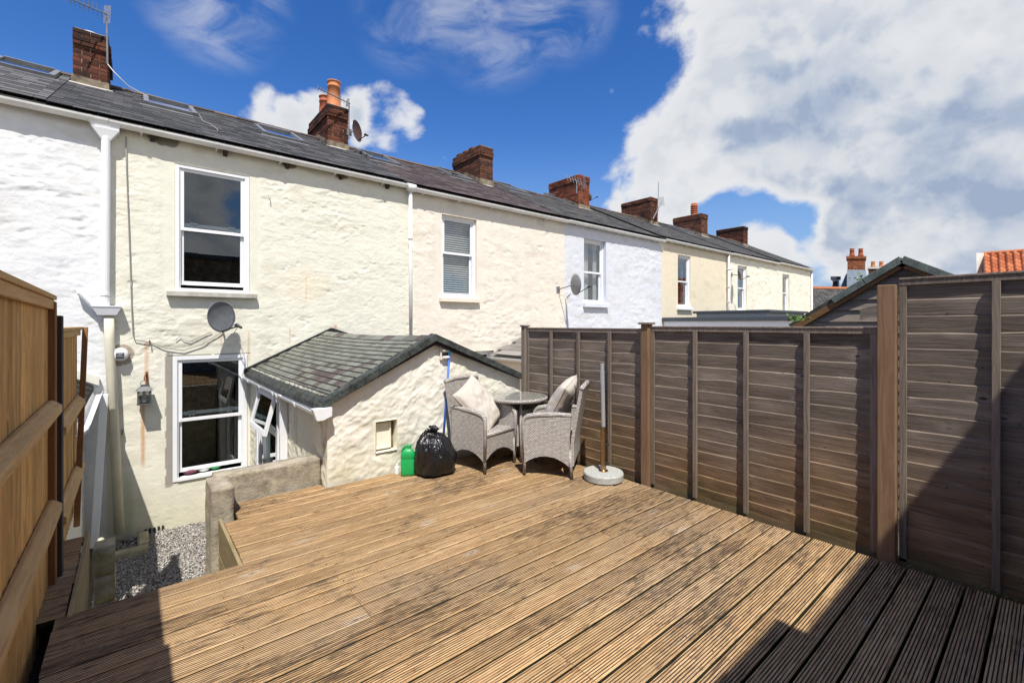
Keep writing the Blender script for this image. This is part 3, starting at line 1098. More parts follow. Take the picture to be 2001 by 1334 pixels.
def roof(parent, x0, x1, mat, gauge=.19, sw=.25, single=0, seed=0, dz=0.0, holes=(), ridge_each=True, light=.0):
    """slate roof: underlay (part) > slates; the first `single` nearest slates are objects, the rest one mesh"""
    rr = random.Random(seed)
    u = MB()
    t = .05
    c, s = math.cos(RANG), math.sin(RANG)
    u.add([(x0, EAVE_Y + .02, EAVE_Z + dz - .02), (x1, EAVE_Y + .02, EAVE_Z + dz - .02), (x1, RIDGE_Y, RIDGE_Z + dz - .02), (x0, RIDGE_Y, RIDGE_Z + dz - .02),
           (x1, 2 * RIDGE_Y - EAVE_Y, EAVE_Z + dz - .02), (x0, 2 * RIDGE_Y - EAVE_Y, EAVE_Z + dz - .02),
           (x0, EAVE_Y + .05, EAVE_Z + dz - .07), (x1, EAVE_Y + .05, EAVE_Z + dz - .07), (x1, 2 * RIDGE_Y - EAVE_Y, EAVE_Z + dz - .07), (x0, 2 * RIDGE_Y - EAVE_Y, EAVE_Z + dz - .07)],
          [(0, 1, 2, 3), (3, 2, 4, 5), (0, 3, 5, 9, 6), (1, 7, 8, 4, 2), (0, 6, 7, 1), (6, 9, 8, 7)])
    ro = u.build("roof", M[mat], parent)
    L = (RIDGE_Y - EAVE_Y) / c
    n_c = int(L / gauge)
    slen = gauge * 1.5
    cells = []
    for i in range(n_c + 1):
        x = x0 - (sw * .5 if i % 2 else 0)
        while x < x1 - .02:
            a, b = max(x, x0) + .002, min(x + sw, x1) - .002
            if b - a > .04:
                l0 = i * gauge
                cy = EAVE_Y + (l0 + gauge * .5) * c
                cx = (a + b) / 2
                if not any(h[0] < cx < h[1] and h[2] < cy < h[3] for h in holes) and l0 < L - .06:
                    cells.append((a, b, l0, min(slen, L - l0)))
            x += sw
    full = [q for q in cells if abs(q[1] - q[0] - sw + .004) < .002 and q[3] > slen - .001]
    full.sort(key=lambda q: math.hypot((q[0] + q[1]) / 2, EAVE_Y + q[2] * c))
    chosen = set(full[:single])
    tilt = RANG - .022
    if chosen:
        # local slate: lower edge at origin, running up the slope
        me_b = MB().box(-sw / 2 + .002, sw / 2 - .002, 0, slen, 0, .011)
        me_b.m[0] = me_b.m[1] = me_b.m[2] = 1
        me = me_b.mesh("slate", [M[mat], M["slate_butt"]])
    rest = MB()
    for q in cells:
        a, b, l0, ln = q
        jz = rr.uniform(0, .004)
        jt = rr.uniform(-.006, .006)
        org = Vector((0, EAVE_Y - .015 + l0 * c, EAVE_Z + dz + l0 * s + .008 + jz))
        if q in chosen:
            inst("slate", me, ro, ((a + b) / 2, org.y, org.z), (tilt + jt, 0, rr.uniform(-.006, .006)))
        else:
            cc, ss = math.cos(tilt + jt), math.sin(tilt + jt)
            vs = []
            for X in (a, b):
                for l in (0, ln):
                    for h in (0, .011):
                        vs.append((X, org.y + l * cc - h * ss, org.z + l * ss + h * cc))
            rest.hexa(vs)
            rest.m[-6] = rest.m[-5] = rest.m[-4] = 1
    if rest.v:
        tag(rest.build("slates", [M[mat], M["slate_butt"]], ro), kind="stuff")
    # ridge tiles
    x = x0
    prof = [(-.15, -.062), (-.09, -.01), (0, .03), (.09, -.01), (.15, -.062), (.14, -.08), (.085, -.03), (0, .008), (-.085, -.03), (-.14, -.08)]
    me = MB().prism(prof, 'x', .006, .444).mesh("ridge_tile", M["ridge_tile"])
    while x < x1 - .05:
        w = min(.45, x1 - x)
        inst("ridge_tile", me, ro, (x, RIDGE_Y, RIDGE_Z + dz + .035 + rr.uniform(-.004, .006)), (rr.uniform(-.02, .02), 0, 0), (w / .45, 1, 1))
        x += .45
    return ro


def skylight(parent, x0, x1, ya, yb_, dz=0.0, tilt=0.0, name="skylight"):
    c, s = math.cos(RANG), math.sin(RANG)

    def P(x, l, h):
        return (x, EAVE_Y + l * c - h * s, EAVE_Z + dz + l * s + h * c)
    la, lb = (ya - EAVE_Y) / c, (yb_ - EAVE_Y) / c
    f = MB()

    def bar(xa, xb, l0, l1, h0, h1):
        f.hexa([P(x, l, h) for x in (xa, xb) for l in (l0, l1) for h in (h0, h1)])
    w = .075
    bar(x0, x0 + w, la, lb, 0, .085)
    bar(x1 - w, x1, la, lb, 0, .085)
    bar(x0 + w, x1 - w, la, la + w * 1.2, 0, .078)
    bar(x0 + w, x1 - w, lb - w * 1.4, lb, 0, .10)
    fo = f.build(name, M["grey_metal"], parent)
    p = MB()
    p.hexa([P(x, l, h) for x in (x0 + w, x1 - w) for l in (la + w * 1.2, lb - w * 1.4) for h in (.05, .056)])
    p.build("pane", M["glass"], fo)
    k = MB()
    k.hexa([P(x, l, h) for x in (x0 + w, x1 - w) for l in (la + w * 1.2, lb - w * 1.4) for h in (.012, .02)])
    k.build("blind", M["curtain"], fo)
    ap = MB()
    ap.hexa([P(x, l, h) for x in (x0 - .06, x1 + .06) for l in (la - .16, la) for h in (.02, .026)])
    ap.build("flashing", M["lead"], fo)
    return fo


def chimney(parent, x0, x1, yf, ybk, ztop, brick, individual=True, corbel=(2, 4), skirt=.16, mortar="mortar", seed=0, side=0, top_mat=None, dz=0.0):
    """mortar core (part) > bricks; courses 75 mm"""
    rr = random.Random(seed)
    zb = roof_z(yf) + dz - .02
    core = MB()
    core.box(x0 + .012, x1 - .012, yf + .012, ybk - .012, zb - .3, ztop - .012)
    co = core.build("chimney", M[mortar], parent)
    ch, bl = .075, .225
    n = int(round((ztop - zb) / ch))
    W, Dp = x1 - x0, ybk - yf
    nx, ny = max(2, int(round(W / bl))), max(2, int(round(Dp / bl)))
    bx, by = W / nx, Dp / ny
    mesh_x = MB().box(-bx / 2 + .005, bx / 2 - .005, -.05, .05, -.0325, .0325).mesh("brick", M[brick], bevel=.004)
    mesh_y = MB().box(-.05, .05, -by / 2 + .005, by / 2 - .005, -.0325, .0325).mesh("brick", M[brick], bevel=.004)
    hx = MB().box(-bx / 4 + .005, bx / 4 - .005, -.05, .05, -.0325, .0325).mesh("brick", M[brick], bevel=.004)
    hy = MB().box(-.05, .05, -by / 4 + .005, by / 4 - .005, -.0325, .0325).mesh("brick", M[brick], bevel=.004)
    joined = MB()
    cnt = 0

    def put(me, x, y, z):
        nonlocal cnt
        j = Vector((rr.uniform(-.003, .003), rr.uniform(-.003, .003), rr.uniform(-.002, .002)))
        if individual and cnt < 300:
            inst("brick", me, co, Vector((x, y, z)) + j, (0, 0, rr.uniform(-.012, .012)))
            cnt += 1
        else:
            joined.add([Vector((x, y, z)) + j + v.co for v in me.vertices], [tuple(p.vertices) for p in me.polygons])
    for k in range(n):
        z = ztop - (k + .5) * ch
        pr = 0
        if corbel and k < corbel[1]:
            pr = .035 if k >= corbel[0] else .0
            pr = {0: .012, 1: .012}.get(k, .04) if corbel[0] == 2 else .03
        half = k % 2
        lo = roof_z(yf) + dz + .02

        def row(m_full, m_half, cnt_n, a0, step, axis, fixed):
            ofs = step / 2 if half else 0
            ps = []
            if half:
                ps.append((a0 + step / 4, m_half))
                for i in range(cnt_n - 1):
                    ps.append((a0 + step * (i + 1), m_full))
                ps.append((a0 + step * cnt_n - step / 4, m_half))
            else:
                for i in range(cnt_n):
                    ps.append((a0 + step * (i + .5), m_full))
            for a, me in ps:
                if axis == 'x':
                    put(me, a, fixed, z)
                else:
                    rz = roof_z(min(a, 2 * RIDGE_Y - a)) + dz
                    if z > rz - .05:
                        put(me, fixed, a, z)
        row(mesh_x, hx, nx, x0, bx, 'x', yf + .05 - pr)
        if side <= 0:
            row(mesh_y, hy, ny, yf, by, 'y', x0 + .048 - pr)
        if side >= 0:
            row(mesh_y, hy, ny, yf, by, 'y', x1 - .048 + pr)
    if joined.v:
        tag(joined.build("bricks", M[brick], co), kind="stuff")
    cap = MB()
    cap.box(x0 + .02, x1 - .02, yf + .02, ybk - .02, ztop - .02, ztop + .025)
    cap.build("flaunching", M["cement"], co, bevel=.015)
    if skirt:
        s_ = MB()
        e = .03
        s_.hexa([(x0 - e, yf - e, zb - .12), (x0 - e * .4, yf - e * .3, zb + skirt), (x0 - e, yf + .16, zb - .1), (x0 - e * .4, yf + .16, zb + skirt),
                 (x1 + e, yf - e, zb - .12), (x1 + e * .4, yf - e * .3, zb + skirt), (x1 + e, yf + .16, zb - .1), (x1 + e * .4, yf + .16, zb + skirt)])
        for sx in (-1, 1):
            xa = x0 if sx < 0 else x1
            pts = []
            for yy in np.linspace(yf + .1, 2 * RIDGE_Y - yf - .1, 12):
                pts.append((yy, roof_z(min(yy, 2 * RIDGE_Y - yy)) + dz))
            pts = [p for p in pts if p[0] < ybk - .02]
            poly = [(y, z - .05) for y, z in pts] + [(y, z + skirt * .8) for y, z in pts[::-1]]
            s_.prism(poly, 'x', xa + sx * .022, xa - sx * .03)
        s_.build("flashing", M["cement"], co)
        l = MB()
        l.hexa([(x, y, z) for x in (x0 - .07, x1 + .07) for (y, z) in ((yf - .17, 0), (yf - .17, .012), (yf - .02, 0), (yf - .02, .012))])
        l = MB()
        vs = []
        for x in (x0 - .07, x1 + .07):
            for y in (yf - .17, yf - .01):
                for h in (.014, .024):
                    vs.append((x, y, roof_z(y) + dz + h))
        l.hexa(vs)
        l.build("apron", M["concrete_sill"], co)
    return co


# ------------------------------------------------------------------ the terrace
Wz0, Wz1, Wzm = .52, 2.44, 1.44
CREAM, PINK, BLUE, SMOOTH, CREAM2 = (.755, .733, .625), (.775, .715, .62), (.645, .665, .715), (.745, .665, .51), (.765, .74, .63)
WHITE = (.755, .765, .775)

# house at the left, white
H0 = thing("terraced_house", "white painted rough stone house at the left end of the terrace", "house", (-2.6, D, YARD), "terraced houses in the row")


def white_col(a, b, col):
    return col


house_wall(H0, -5.2, -.285, YARD, EAVE_Z - .04, .02, [(-4.2, -3.2, Wz0, Wz1)], WHITE, 3, .85, pattern=(.52, .16))
reveal(H0, (-4.2, -3.2, Wz0, Wz1), .2, M["white_board"])
window(H0, -4.2, -3.2, Wz0, Wz1, Wzm, D + .1)
gutter(H0, -5.2, -.26, 2.84, 1.0, .75)
r0 = roof(H0, -5.2, -.88, "slate_pale", .215, .30, 170, 1, .012, holes=[(-1.80, -1.02, 10.9, 11.9)])
skylight(H0, -1.80, -1.02, 10.9, 11.85, .012)
eb = MB()
eb.box(-5.2, -5.19, D, 2 * RIDGE_Y - D, YARD, EAVE_Z).box(-5.2, 4.4, 2 * RIDGE_Y - D - .02, 2 * RIDGE_Y - D, YARD, EAVE_Z)
eb.build("end_wall", M["white_board"], H0)

# the house in the middle of the view, cream
H1 = thing("terraced_house", "cream painted rough stone house with two white sash windows above the gravel yard", "house", (2.0, D, YARD), "terraced houses in the row")
h_up = (.487, 1.484, .505, 2.45)
h_lo = (.462, 1.452, -2.40, -.495)


def h1_extra(A, B):
    # flatter, trowelled render low on the wall
    return 1 - .72 * sstep(-.55, -1.0, B + .3 * fbm(A * 2, B * 2, 3, 41))


def h1_col(a, b, col):
    def blend(col, w, c):
        return col * (1 - w[:, None]) + np.array(c) * w[:, None]
    rust = np.zeros_like(a)
    for (u, v0, v1, wd, am) in ((287, 668, 735, .035, .75), (279, 790, 890, .035, .95), (486, 648, 690, .028, .6), (566, 640, 652, .02, .7),
                                (598, 540, 572, .02, .7), (567, 655, 668, .012, .35), (655, 634, 645, .05, .8), (432, 648, 665, .02, .5)):
        x, _, zt = atY(u, v0, D)
        _, _, zb_ = atY(u, v1, D)
        dx = np.abs(a - x - .02 * fbm(a * 9, b * 5, 3, 44)) / wd
        m = sstep(1.0, .2, dx) * sstep(zt + .02, zt - .03, b) * sstep(zb_ - .25, zb_, b) * am * (.75 + .5 * fbm(a * 30, b * 4, 3, 45))
        rust = np.maximum(rust, m)
    col = blend(col, np.clip(rust, 0, 1), (.56, .27, .10))
    x, _, z = atY(594, 556, D)
    w = sstep(.75, .1, np.hypot((a - x) / 1.0, (b - z) / .6) + .6 * fbm(a * 3, b * 3, 4, 46)) * .35
    col = blend(col, w, (.80, .66, .45))
    # bare cement round the lower window, ragged
    rag = .055 * fbm(a * 7, b * 9, 4, 47)
    dl = h_lo[0] - a
    w = ((dl > -.01) & (dl < .085 + rag) & (b > h_lo[2] - .06 + rag) & (b < h_lo[3] + .05 + rag)).astype(float)
    w2 = ((a > h_lo[0] - .06) & (a < h_lo[1] + .05) & (b > h_lo[3]) & (b < h_lo[3] + .018 + rag * .5)).astype(float)
    col = blend(col, w * .92, (.30, .275, .24))
    col = blend(col, w2 * .85, (.09, .08, .07))
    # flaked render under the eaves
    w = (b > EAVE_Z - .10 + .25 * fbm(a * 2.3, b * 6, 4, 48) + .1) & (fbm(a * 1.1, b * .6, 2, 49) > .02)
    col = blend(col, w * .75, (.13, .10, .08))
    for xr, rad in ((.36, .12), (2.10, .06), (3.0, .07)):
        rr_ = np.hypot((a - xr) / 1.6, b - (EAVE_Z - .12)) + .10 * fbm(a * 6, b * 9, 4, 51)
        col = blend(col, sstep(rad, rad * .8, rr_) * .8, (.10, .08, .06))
    # ring of bare stone round the vent cowl
    x, _, z = atY(236, 693, D)
    rr_ = np.hypot(a - x, b - z) + .03 * fbm(a * 12, b * 12, 3, 50)
    col = blend(col, (rr_ < .15) * .8, (.30, .23, .17))
    # green streak beside the drain pipe
    x, _, _ = atY(240, 1000, D)
    col = blend(col, sstep(.09, .01, np.abs(a - x - .06)) * sstep(-1.8, -2.6, b) * .4, (.28, .38, .18))
    return col


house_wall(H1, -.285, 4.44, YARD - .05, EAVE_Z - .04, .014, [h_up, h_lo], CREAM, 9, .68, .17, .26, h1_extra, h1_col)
reveal(H1, h_up, .1, M["fawn_reveal"])
reveal(H1, h_lo, .1, M["fawn_reveal"])
window(H1, *h_up, 1.44, D - .004, gap=.055, catches=True, sill=(.10, .10, .085, "concrete_sill"), depth=2.2)
window(H1, *h_lo, -1.50, D - .016, gap=.07, catches=True, depth=2.6)
gutter(H1, -.255, 4.36, 2.835, .92, .35)
half_round_feet(H1, -.2, 4.3, EAVE_Z, .92, .42)
c1_hole = (-.90, -.31, 11.2, 12.1)
c2_hole = (3.55, 4.12, 11.05, 12.1)
sk = []
for (u0, v0, u1, v1) in ((318, 203, 386, 231), (530, 256, 596, 284), (722, 297, 783, 325), (866, 331, 925, 355), (978, 360, 1034, 381), (1090, 388, 1128, 402)):
    a = at_roof(u0, v0)
    b = at_roof(u1, v1)
    sk.append((a, b))


def sky_box(i, w=.80):
    a, b = sk[i]
    x1 = b[0]
    return (x1 - w, x1, b[1], b[1] + 1.0)


s1, s2, s3, s4, s5, s6 = [sky_box(i) for i in range(6)]
roof(H1, -.88, 4.25, "slate", .185, .25, 299, 2, 0, holes=[s1, s2, c1_hole, c2_hole])
skylight(H1, *s1)
skylight(H1, *s2)
ch1 = chimney(H1, -.84, -.36, 11.38, 12.62, 5.36, "brick_sooty", True, seed=1, side=1)
ch2 = chimney(H1, 3.59, 4.09, 11.22, 12.72, 5.30, "brick_sooty", True, seed=2, side=-1)
# chimney pots
cap = MB()
cap.lathe([(.13, 0), (.15, .05), (.15, .09), (.19, .10), (.19, .13), (.05, .16)], (-.62, 11.85, 5.38), 20)
cap.build("chimney_cowl", M["white_plastic"], ch1, smooth=True)


def pot(parent, x, y, z, h, r, mat, rings=False):
    p = MB()
    pr = [(r * 1.12, 0), (r * 1.12, .06), (r, .09), (r * .86, h - .16), (r * .95, h - .15), (r * .95, h - .11), (r * .86, h - .10), (r * .9, h - .03), (r * 1.0, h - .02), (r * 1.0, h), (r * .8, h), (r * .8, h - .2)]
    if rings:
        pr = [(r * 1.1, 0), (r, .06)]
        for k in range(4):
            z0 = .1 + k * (h - .2) / 4
            pr += [(r * .8, z0), (r * 1.08, z0 + .04), (r * 1.08, z0 + .07), (r * .8, z0 + .09)]
        pr += [(r * .9, h - .05), (r * .7, h)]
    p.lathe(pr, (x, y, z), 20)
    return p.build("chimney_pot", M[mat], parent, smooth=True)


pot(ch2, 3.83, 11.50, 5.31, .68, .165, "terracotta")
pot(ch2, 3.82, 12.15, 5.31, .56, .15, "terracotta_dark")

H2 = thing("terraced_house", "pale peach painted stone house with a slatted blind in its upper window", "house", (6.7, D, YARD), "terraced houses in the row")
w2 = (5.166, 6.095, .585, 2.40)
house_wall(H2, 4.44, 9.04, YARD, EAVE_Z - .06, .022, [w2, (5.9, 6.6, -2.3, -.62)], PINK, 21, .72, .2, .24)
reveal(H2, w2, .16, M["pink_reveal"])
reveal(H2, (5.9, 6.6, -2.3, -.62), .16, M["pink_reveal"])
window(H2, *w2, 1.55, D + .05, glass="glass_clear", fill="blind", room="room_mid", sill=(.06, .09, .10, "pink_reveal"))
window(H2, 5.9, 6.6, -2.3, -.62, -1.45, D + .08)
gutter(H2, 4.36, 9.04, 2.795, .9, .3)
roof(H2, 4.25, 8.75, "slate_purple", .17, .22, 250, 3, -.03, holes=[s3, s4, (8.03, 8.62, 11.05, 12.1)])
skylight(H2, *s3, dz=-.03)
skylight(H2, *s4, dz=-.03)
ch3 = chimney(H2, 8.07, 8.57, 11.2, 12.72, 5.42, "brick_brown", True, seed=3, side=-1, skirt=.2, dz=-.03)
for k in range(3):
    b = MB()
    yy = 11.75 + k * .35
    b.lathe([(.17, -.02), (.15, .05), (.09, .09), (.02, .10)], (8.22, yy, 5.44), 10)
    b.build("flaunching", M["brick_brown"], ch3, smooth=True)

H3 = thing("terraced_house", "pale blue painted stone house with white curtains in its window", "house", (11.4, D, YARD), "terraced houses in the row")
w3 = (9.81, 10.79, .60, 2.44)
house_wall(H3, 9.04, 13.76, YARD, EAVE_Z - .05, .03, [w3], BLUE, 33, .75, .17, .22, pattern=(.26, .13))
reveal(H3, w3, .18, M["blue_reveal"])
window(H3, *w3, 1.47, D + .10, glass="glass_clear", fill="curtain", room="room_mid", sill=(.05, .10, .12, "blue_reveal"))
gutter(H3, 9.04, 13.76, 2.81, .95, .4)
roof(H3, 8.75, 13.55, "slate_far", .19, .25, 0, 4, -.02, holes=[s5, s6, (12.45, 13.15, 11.05, 12.1)])
skylight(H3, *s5, dz=-.02)
skylight(H3, *s6, dz=-.02)
ch4 = chimney(H3, 12.5, 13.1, 11.2, 12.75, 5.46, "brick_red", True, corbel=(0, 3), seed=4, side=-1, dz=-.02)

H4 = thing("terraced_house", "smooth buff rendered house with a narrow sash window beyond the blue house", "house", (16.2, D, YARD), "terraced houses in the row")
w4 = (14.77, 15.64, .60, 2.46)
house_wall(H4, 13.76, 18.76, YARD, EAVE_Z - .02, .06, [w4], SMOOTH, 44, .06, .1, .1)
reveal(H4, w4, .14, M["fawn_reveal"])
window(H4, *w4, 1.5, D + .05, sill=(.06, .1, .1, "upvc"), fill="curtain")
gutter(H4, 13.76, 18.76, 2.87, 1.0, .5)
roof(H4, 13.55, 18.76, "slate_far", .2, .27, 0, 5, .03, holes=[(17.05, 17.65, 11.05, 12.1)])
ch5 = chimney(H4, 17.1, 17.62, 11.2, 12.75, 5.46, "brick_brown", False, corbel=(0, 2), seed=5, side=-1, dz=.03, mortar="mortar_dark")

H5 = thing("terraced_house", "cream rough rendered house with a satellite dish on its wall far along the row", "house", (21.2, D, YARD), "terraced houses in the row")
w5 = (19.46, 20.34, .58, 2.47)
house_wall(H5, 18.76, 23.6, YARD, EAVE_Z + .0, .05, [w5], CREAM2, 52, 1.3, .3, .15, pattern=(.2, .13))
reveal(H5, w5, .16, M["fawn_reveal"])
window(H5, *w5, 1.5, D + .06, fill="curtain")
gutter(H5, 18.76, 23.6, 2.89, 1.0, .5)
roof(H5, 18.76, 23.6, "slate_far", .2, .27, 0, 6, .05, holes=[(21.3, 22.1, 11.05, 12.1), (19.4, 20.2, 10.9, 11.9)])
ch6 = chimney(H5, 21.45, 22.05, 11.2, 12.75, 5.44, "brick_brown", False, corbel=(0, 3), seed=6, side=-1, dz=.05)
skylight(H5, 19.4, 20.2, 10.9, 11.8, .05)
pot(ch6, 21.75, 11.75, 5.46, .62, .17, "terracotta_dark", True)

H6 = thing("terraced_house", "last cream house at the far right end of the terrace with a hipped slate roof", "house", (26, D, YARD), "terraced houses in the row")
w6 = (24.3, 25.2, .58, 2.45)
house_wall(H6, 23.6, 28.3, YARD, EAVE_Z + .05, .06, [w6], CREAM2, 58, 1.2, .4, .15, pattern=(.2, .13))
reveal(H6, w6, .16, M["fawn_reveal"])
window(H6, *w6, 1.5, D + .08, fill="curtain")
gutter(H6, 23.6, 28.35, 2.94, 1.0, .5)
roof(H6, 23.6, 28.3, "slate_far", .2, .27, 0, 7, .09, holes=[(25.9, 26.7, 11.05, 12.1)])
ch7 = chimney(H6, 26.1, 26.65, 11.2, 12.75, 5.44, "brick_sooty", False, corbel=(0, 2), seed=7, side=-1, dz=.09, mortar="mortar_dark")
eb = MB()
eb.prism([(D, YARD), (2 * RIDGE_Y - D, YARD), (2 * RIDGE_Y - D, EAVE_Z), (RIDGE_Y, RIDGE_Z), (D, EAVE_Z + .03)], 'x', 28.28, 28.3)
eb.build("end_wall", M["fawn_reveal"], H6)
dp = MB()
dp.tube([(28.27, D - .06, 2.86), (28.27, D - .06, YARD + .1)], .045, 10)
dp.build("downpipe", M["gutter_white"], H6, smooth=True)

# --- downpipes of the terrace
def frustum(mb, cx, y0, y1, z_top, z_bot, wt, wb, mi=0):
    mb.hexa([(cx - wb, y0 + .03, z_bot), (cx - wt, y0, z_top), (cx - wb, y1, z_bot), (cx - wt, y1, z_top),
             (cx + wb, y0 + .03, z_bot), (cx + wt, y0, z_top), (cx + wb, y1, z_bot), (cx + wt, y1, z_top)], mi)


PY = 8.50
px1, _, zt = atY(207, 272, PY)
_, _, zh = atY(207, 600, PY)
dp = MB()
frustum(dp, px1 - .005, 8.43, 8.58, 2.81, 2.71, .155, .145)
frustum(dp, px1, 8.44, 8.58, 2.71, 2.57, .145, .05)
dp.tube([(px1, PY, 2.6), (px1 - .01, PY, zh - .02)], .052, 14)
xb, _, zb1 = atY(205, 575, PY)
dp.tube([(xb, PY, zb1 - .02), (xb, PY, zb1 + .02)], .06, 14)
frustum(dp, px1 + .012, 8.42, 8.575, zh + .005, zh - .11, .155, .10)
dp.box(px1 - .15, px1 + .17, 8.415, 8.575, zh + .004, zh + .02)
a = atY(157, 572, 8.5)
b = atY(196, 608, 8.5)
dp.tube([(a[0], 8.58, a[2] + .03), a, b], .042, 12)
dp.build("downpipe", M["upvc"], H1, smooth=False)
p0 = atY(213, 622, PY)
p1 = atY(234, 1040, PY)
dp = MB()
dp.tube([p0, (p0[0] + .005, PY, p0[2] - .3), p1], .056, 16)
dp.build("downpipe", M["cream_pipe"], H1, smooth=True)
br = MB()
for v in (905, 745):
    q = atY(225, v, PY)
    br.tube([(q[0], D, q[2]), (q[0], PY, q[2])], .012, 6)
br.build("pipe_clip", M["black_plastic"], H1)
px2, _, _ = atY(802, 400, PY)
dp = MB()
dp.tube([(px2, PY, 2.74), (px2 + .01, PY, -.6)], .038, 12)
for z in (1.75,):
    dp.tube([(px2, PY, z - .02), (px2, PY, z + .02)], .046, 12)
dp.tube([(px2 - .08, 8.48, 2.79), (px2 + .1, 8.48, 2.79)], .078, 14)
dp.build("downpipe", M["gutter_white"], H2, smooth=True)
px5, _, _ = atY(1424, 520, PY)
dp = MB()
dp.tube([(px5, PY, 2.84), (px5, PY, -1.0)], .045, 10)
for z in (2.2, 1.5, .9):
    dp.tube([(px5, PY, z - .03), (px5, PY, z + .03)], .058, 10)
dp.build("downpipe", M["gutter_white"], H4, smooth=True)

# air brick at the foot of the cream wall
ab = MB()
q = atY(301, 1036, D)
for k in range(5):
    ab.box(q[0] - .11 + k * .05, q[0] - .085 + k * .05, D - .03, D + .02, q[2] - .035, q[2] + .05)
ab.build("air_brick", M["dark_gap"], H1)
# clothes on the inside sill of the lower window
for (u, v, w, mt) in ((372, 919, .12, "cloth_maroon"), (398, 915, .09, "curtain"), (420, 910, .09, "green_plastic")):
    if mt not in M:
        plain("cloth_maroon", (.16, .05, .08), .9, .5, 30)
    q = atY(u, v, D + .14)
    cl = MB()
    cl.lathe([(.01, -.03), (w * .7, -.03), (w, 0), (w * .8, .03), (w * .3, .045), (.01, .05)], (0, 0, 0), 12)
    cl.build("cloth", M[mt], H1, q, smooth=True)

# ------------------------------------------------------------------ rear extension with felt shingle roof
EX0, EXR, EX1 = 1.50, 2.70, 3.93
GY = 4.70
RZ, EZ0, EZ1 = -.15, -.755, -.66          # ridge, left eave, right eave (wall line ~)
EXT = thing("rear_extension", "low cream rendered outhouse with green shingle roof in front of the cream house", "outhouse", (2.7, 6.6, YARD))
nz = (2.0, 2.245, -1.385, -1.05)


def gtop(x):
    return np.where(x < EXR, RZ - .055 + (x - EXR) * (RZ - EZ0) / (EXR - EX0 + .05), RZ - .055 - (x - EXR) * (RZ - EZ1) / (EX1 - EXR + .05))


def trowel(A, B, seed=61):
    wx = A + .30 * fbm(A * 1.7, B * 1.7, 3, seed)
    wz = B + .34 * fbm(A * 1.6 + 5, B * 1.6, 3, seed + 4)
    r1 = 1 - np.abs(fbm(wx * 5.5 + wz * 3.5, wz * 11 - wx * 5, 3, seed + 8)) * 3.2
    r2 = 1 - np.abs(fbm(wx * 9 - wz * 4, wz * 9 + wx * 6, 3, seed + 11)) * 3.0
    return np.clip(r1, 0, 1) ** 4 * .013 + np.clip(r2, 0, 1) ** 4 * .009 + fbm(A * 3, B * 3, 3, seed + 14) * .013 + fbm(A * 22, B * 22, 3, seed + 16) * .006


def gh(A, B):
    m = sstep(.01, .06, np.maximum(np.maximum(nz[0] - A, A - nz[1]), np.maximum(nz[2] - B, B - nz[3])))
    return trowel(A, B) * .72 * (.2 + .8 * m) * sstep(.0, .05, A - EX0)


V, Q, a, b = sheet(EX0, EX1 + .12, -1.9, RZ, .016, [nz], gh, lambda A, B, H: np.stack([A, GY - H, B], 1), gtop)
col = np.tile(np.array([.80, .775, .68], np.float32), (len(a), 1))
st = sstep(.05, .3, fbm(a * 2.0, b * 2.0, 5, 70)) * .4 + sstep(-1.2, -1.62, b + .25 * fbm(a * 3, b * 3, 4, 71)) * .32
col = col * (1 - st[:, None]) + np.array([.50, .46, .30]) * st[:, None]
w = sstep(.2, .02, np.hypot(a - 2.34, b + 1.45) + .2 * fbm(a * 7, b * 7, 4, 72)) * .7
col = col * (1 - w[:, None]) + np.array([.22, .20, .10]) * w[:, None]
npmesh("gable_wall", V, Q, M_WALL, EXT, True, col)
# left wall facing the yard
DY0, DY1 = 6.62, 7.98        # door opening along Y


def lh(A, B):
    return trowel(A, B, 66) * .8 * sstep(.0, .05, A - GY)


V, Q, a, b = sheet(GY, D, YARD - .02, EZ0 + .04, .022, [(DY0, DY1, YARD - .02, -.86)], lh, lambda A, B, H: np.stack([EX0 - H, A, B], 1))
col = np.tile(np.array([.80, .76, .62], np.float32), (len(a), 1))
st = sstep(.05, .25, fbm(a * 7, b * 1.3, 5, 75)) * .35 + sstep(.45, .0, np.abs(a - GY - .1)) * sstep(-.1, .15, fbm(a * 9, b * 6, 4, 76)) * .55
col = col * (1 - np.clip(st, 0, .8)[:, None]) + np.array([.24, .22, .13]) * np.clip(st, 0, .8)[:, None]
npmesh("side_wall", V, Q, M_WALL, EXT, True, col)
rw = MB()
rw.box(EX1 - .02, EX1, GY, D, YARD, EZ1 - .1)
rw.build("far_wall", M["fawn_reveal"], EXT)
# walled-up opening in the gable
nb = MB()
for q in ([(nz[0], GY - .02, nz[2]), (nz[0], GY + .1, nz[2]), (nz[0], GY + .1, nz[3]), (nz[0], GY - .02, nz[3])],
          [(nz[1], GY - .02, nz[2]), (nz[1], GY + .1, nz[2]), (nz[1], GY + .1, nz[3]), (nz[1], GY - .02, nz[3])],
          [(nz[0], GY - .02, nz[3]), (nz[1], GY - .02, nz[3]), (nz[1], GY + .1, nz[3]), (nz[0], GY + .1, nz[3])],
          [(nz[0], GY - .02, nz[2]), (nz[1], GY - .02, nz[2]), (nz[1], GY + .1, nz[2]), (nz[0], GY + .1, nz[2])]):
    nb.add(q, [(0, 1, 2, 3)])
no = nb.build("hatch_opening", M["fawn_reveal"], EXT)
hb = MB()
hb.box(nz[0] + .005, nz[1] - .04, GY + .045, GY + .065, nz[2] + .02, nz[3] - .03)
hb.box(nz[0] + .005, nz[1] - .055, GY + .035, GY + .045, nz[2] + .02, nz[2] + .05)
hb.box(nz[1] - .065, nz[1] - .05, GY + .03, GY + .045, nz[2] + .02, nz[3] - .03)
hb.build("hatch_board", M["fawn_reveal"], no, bevel=.003)
bk = MB()
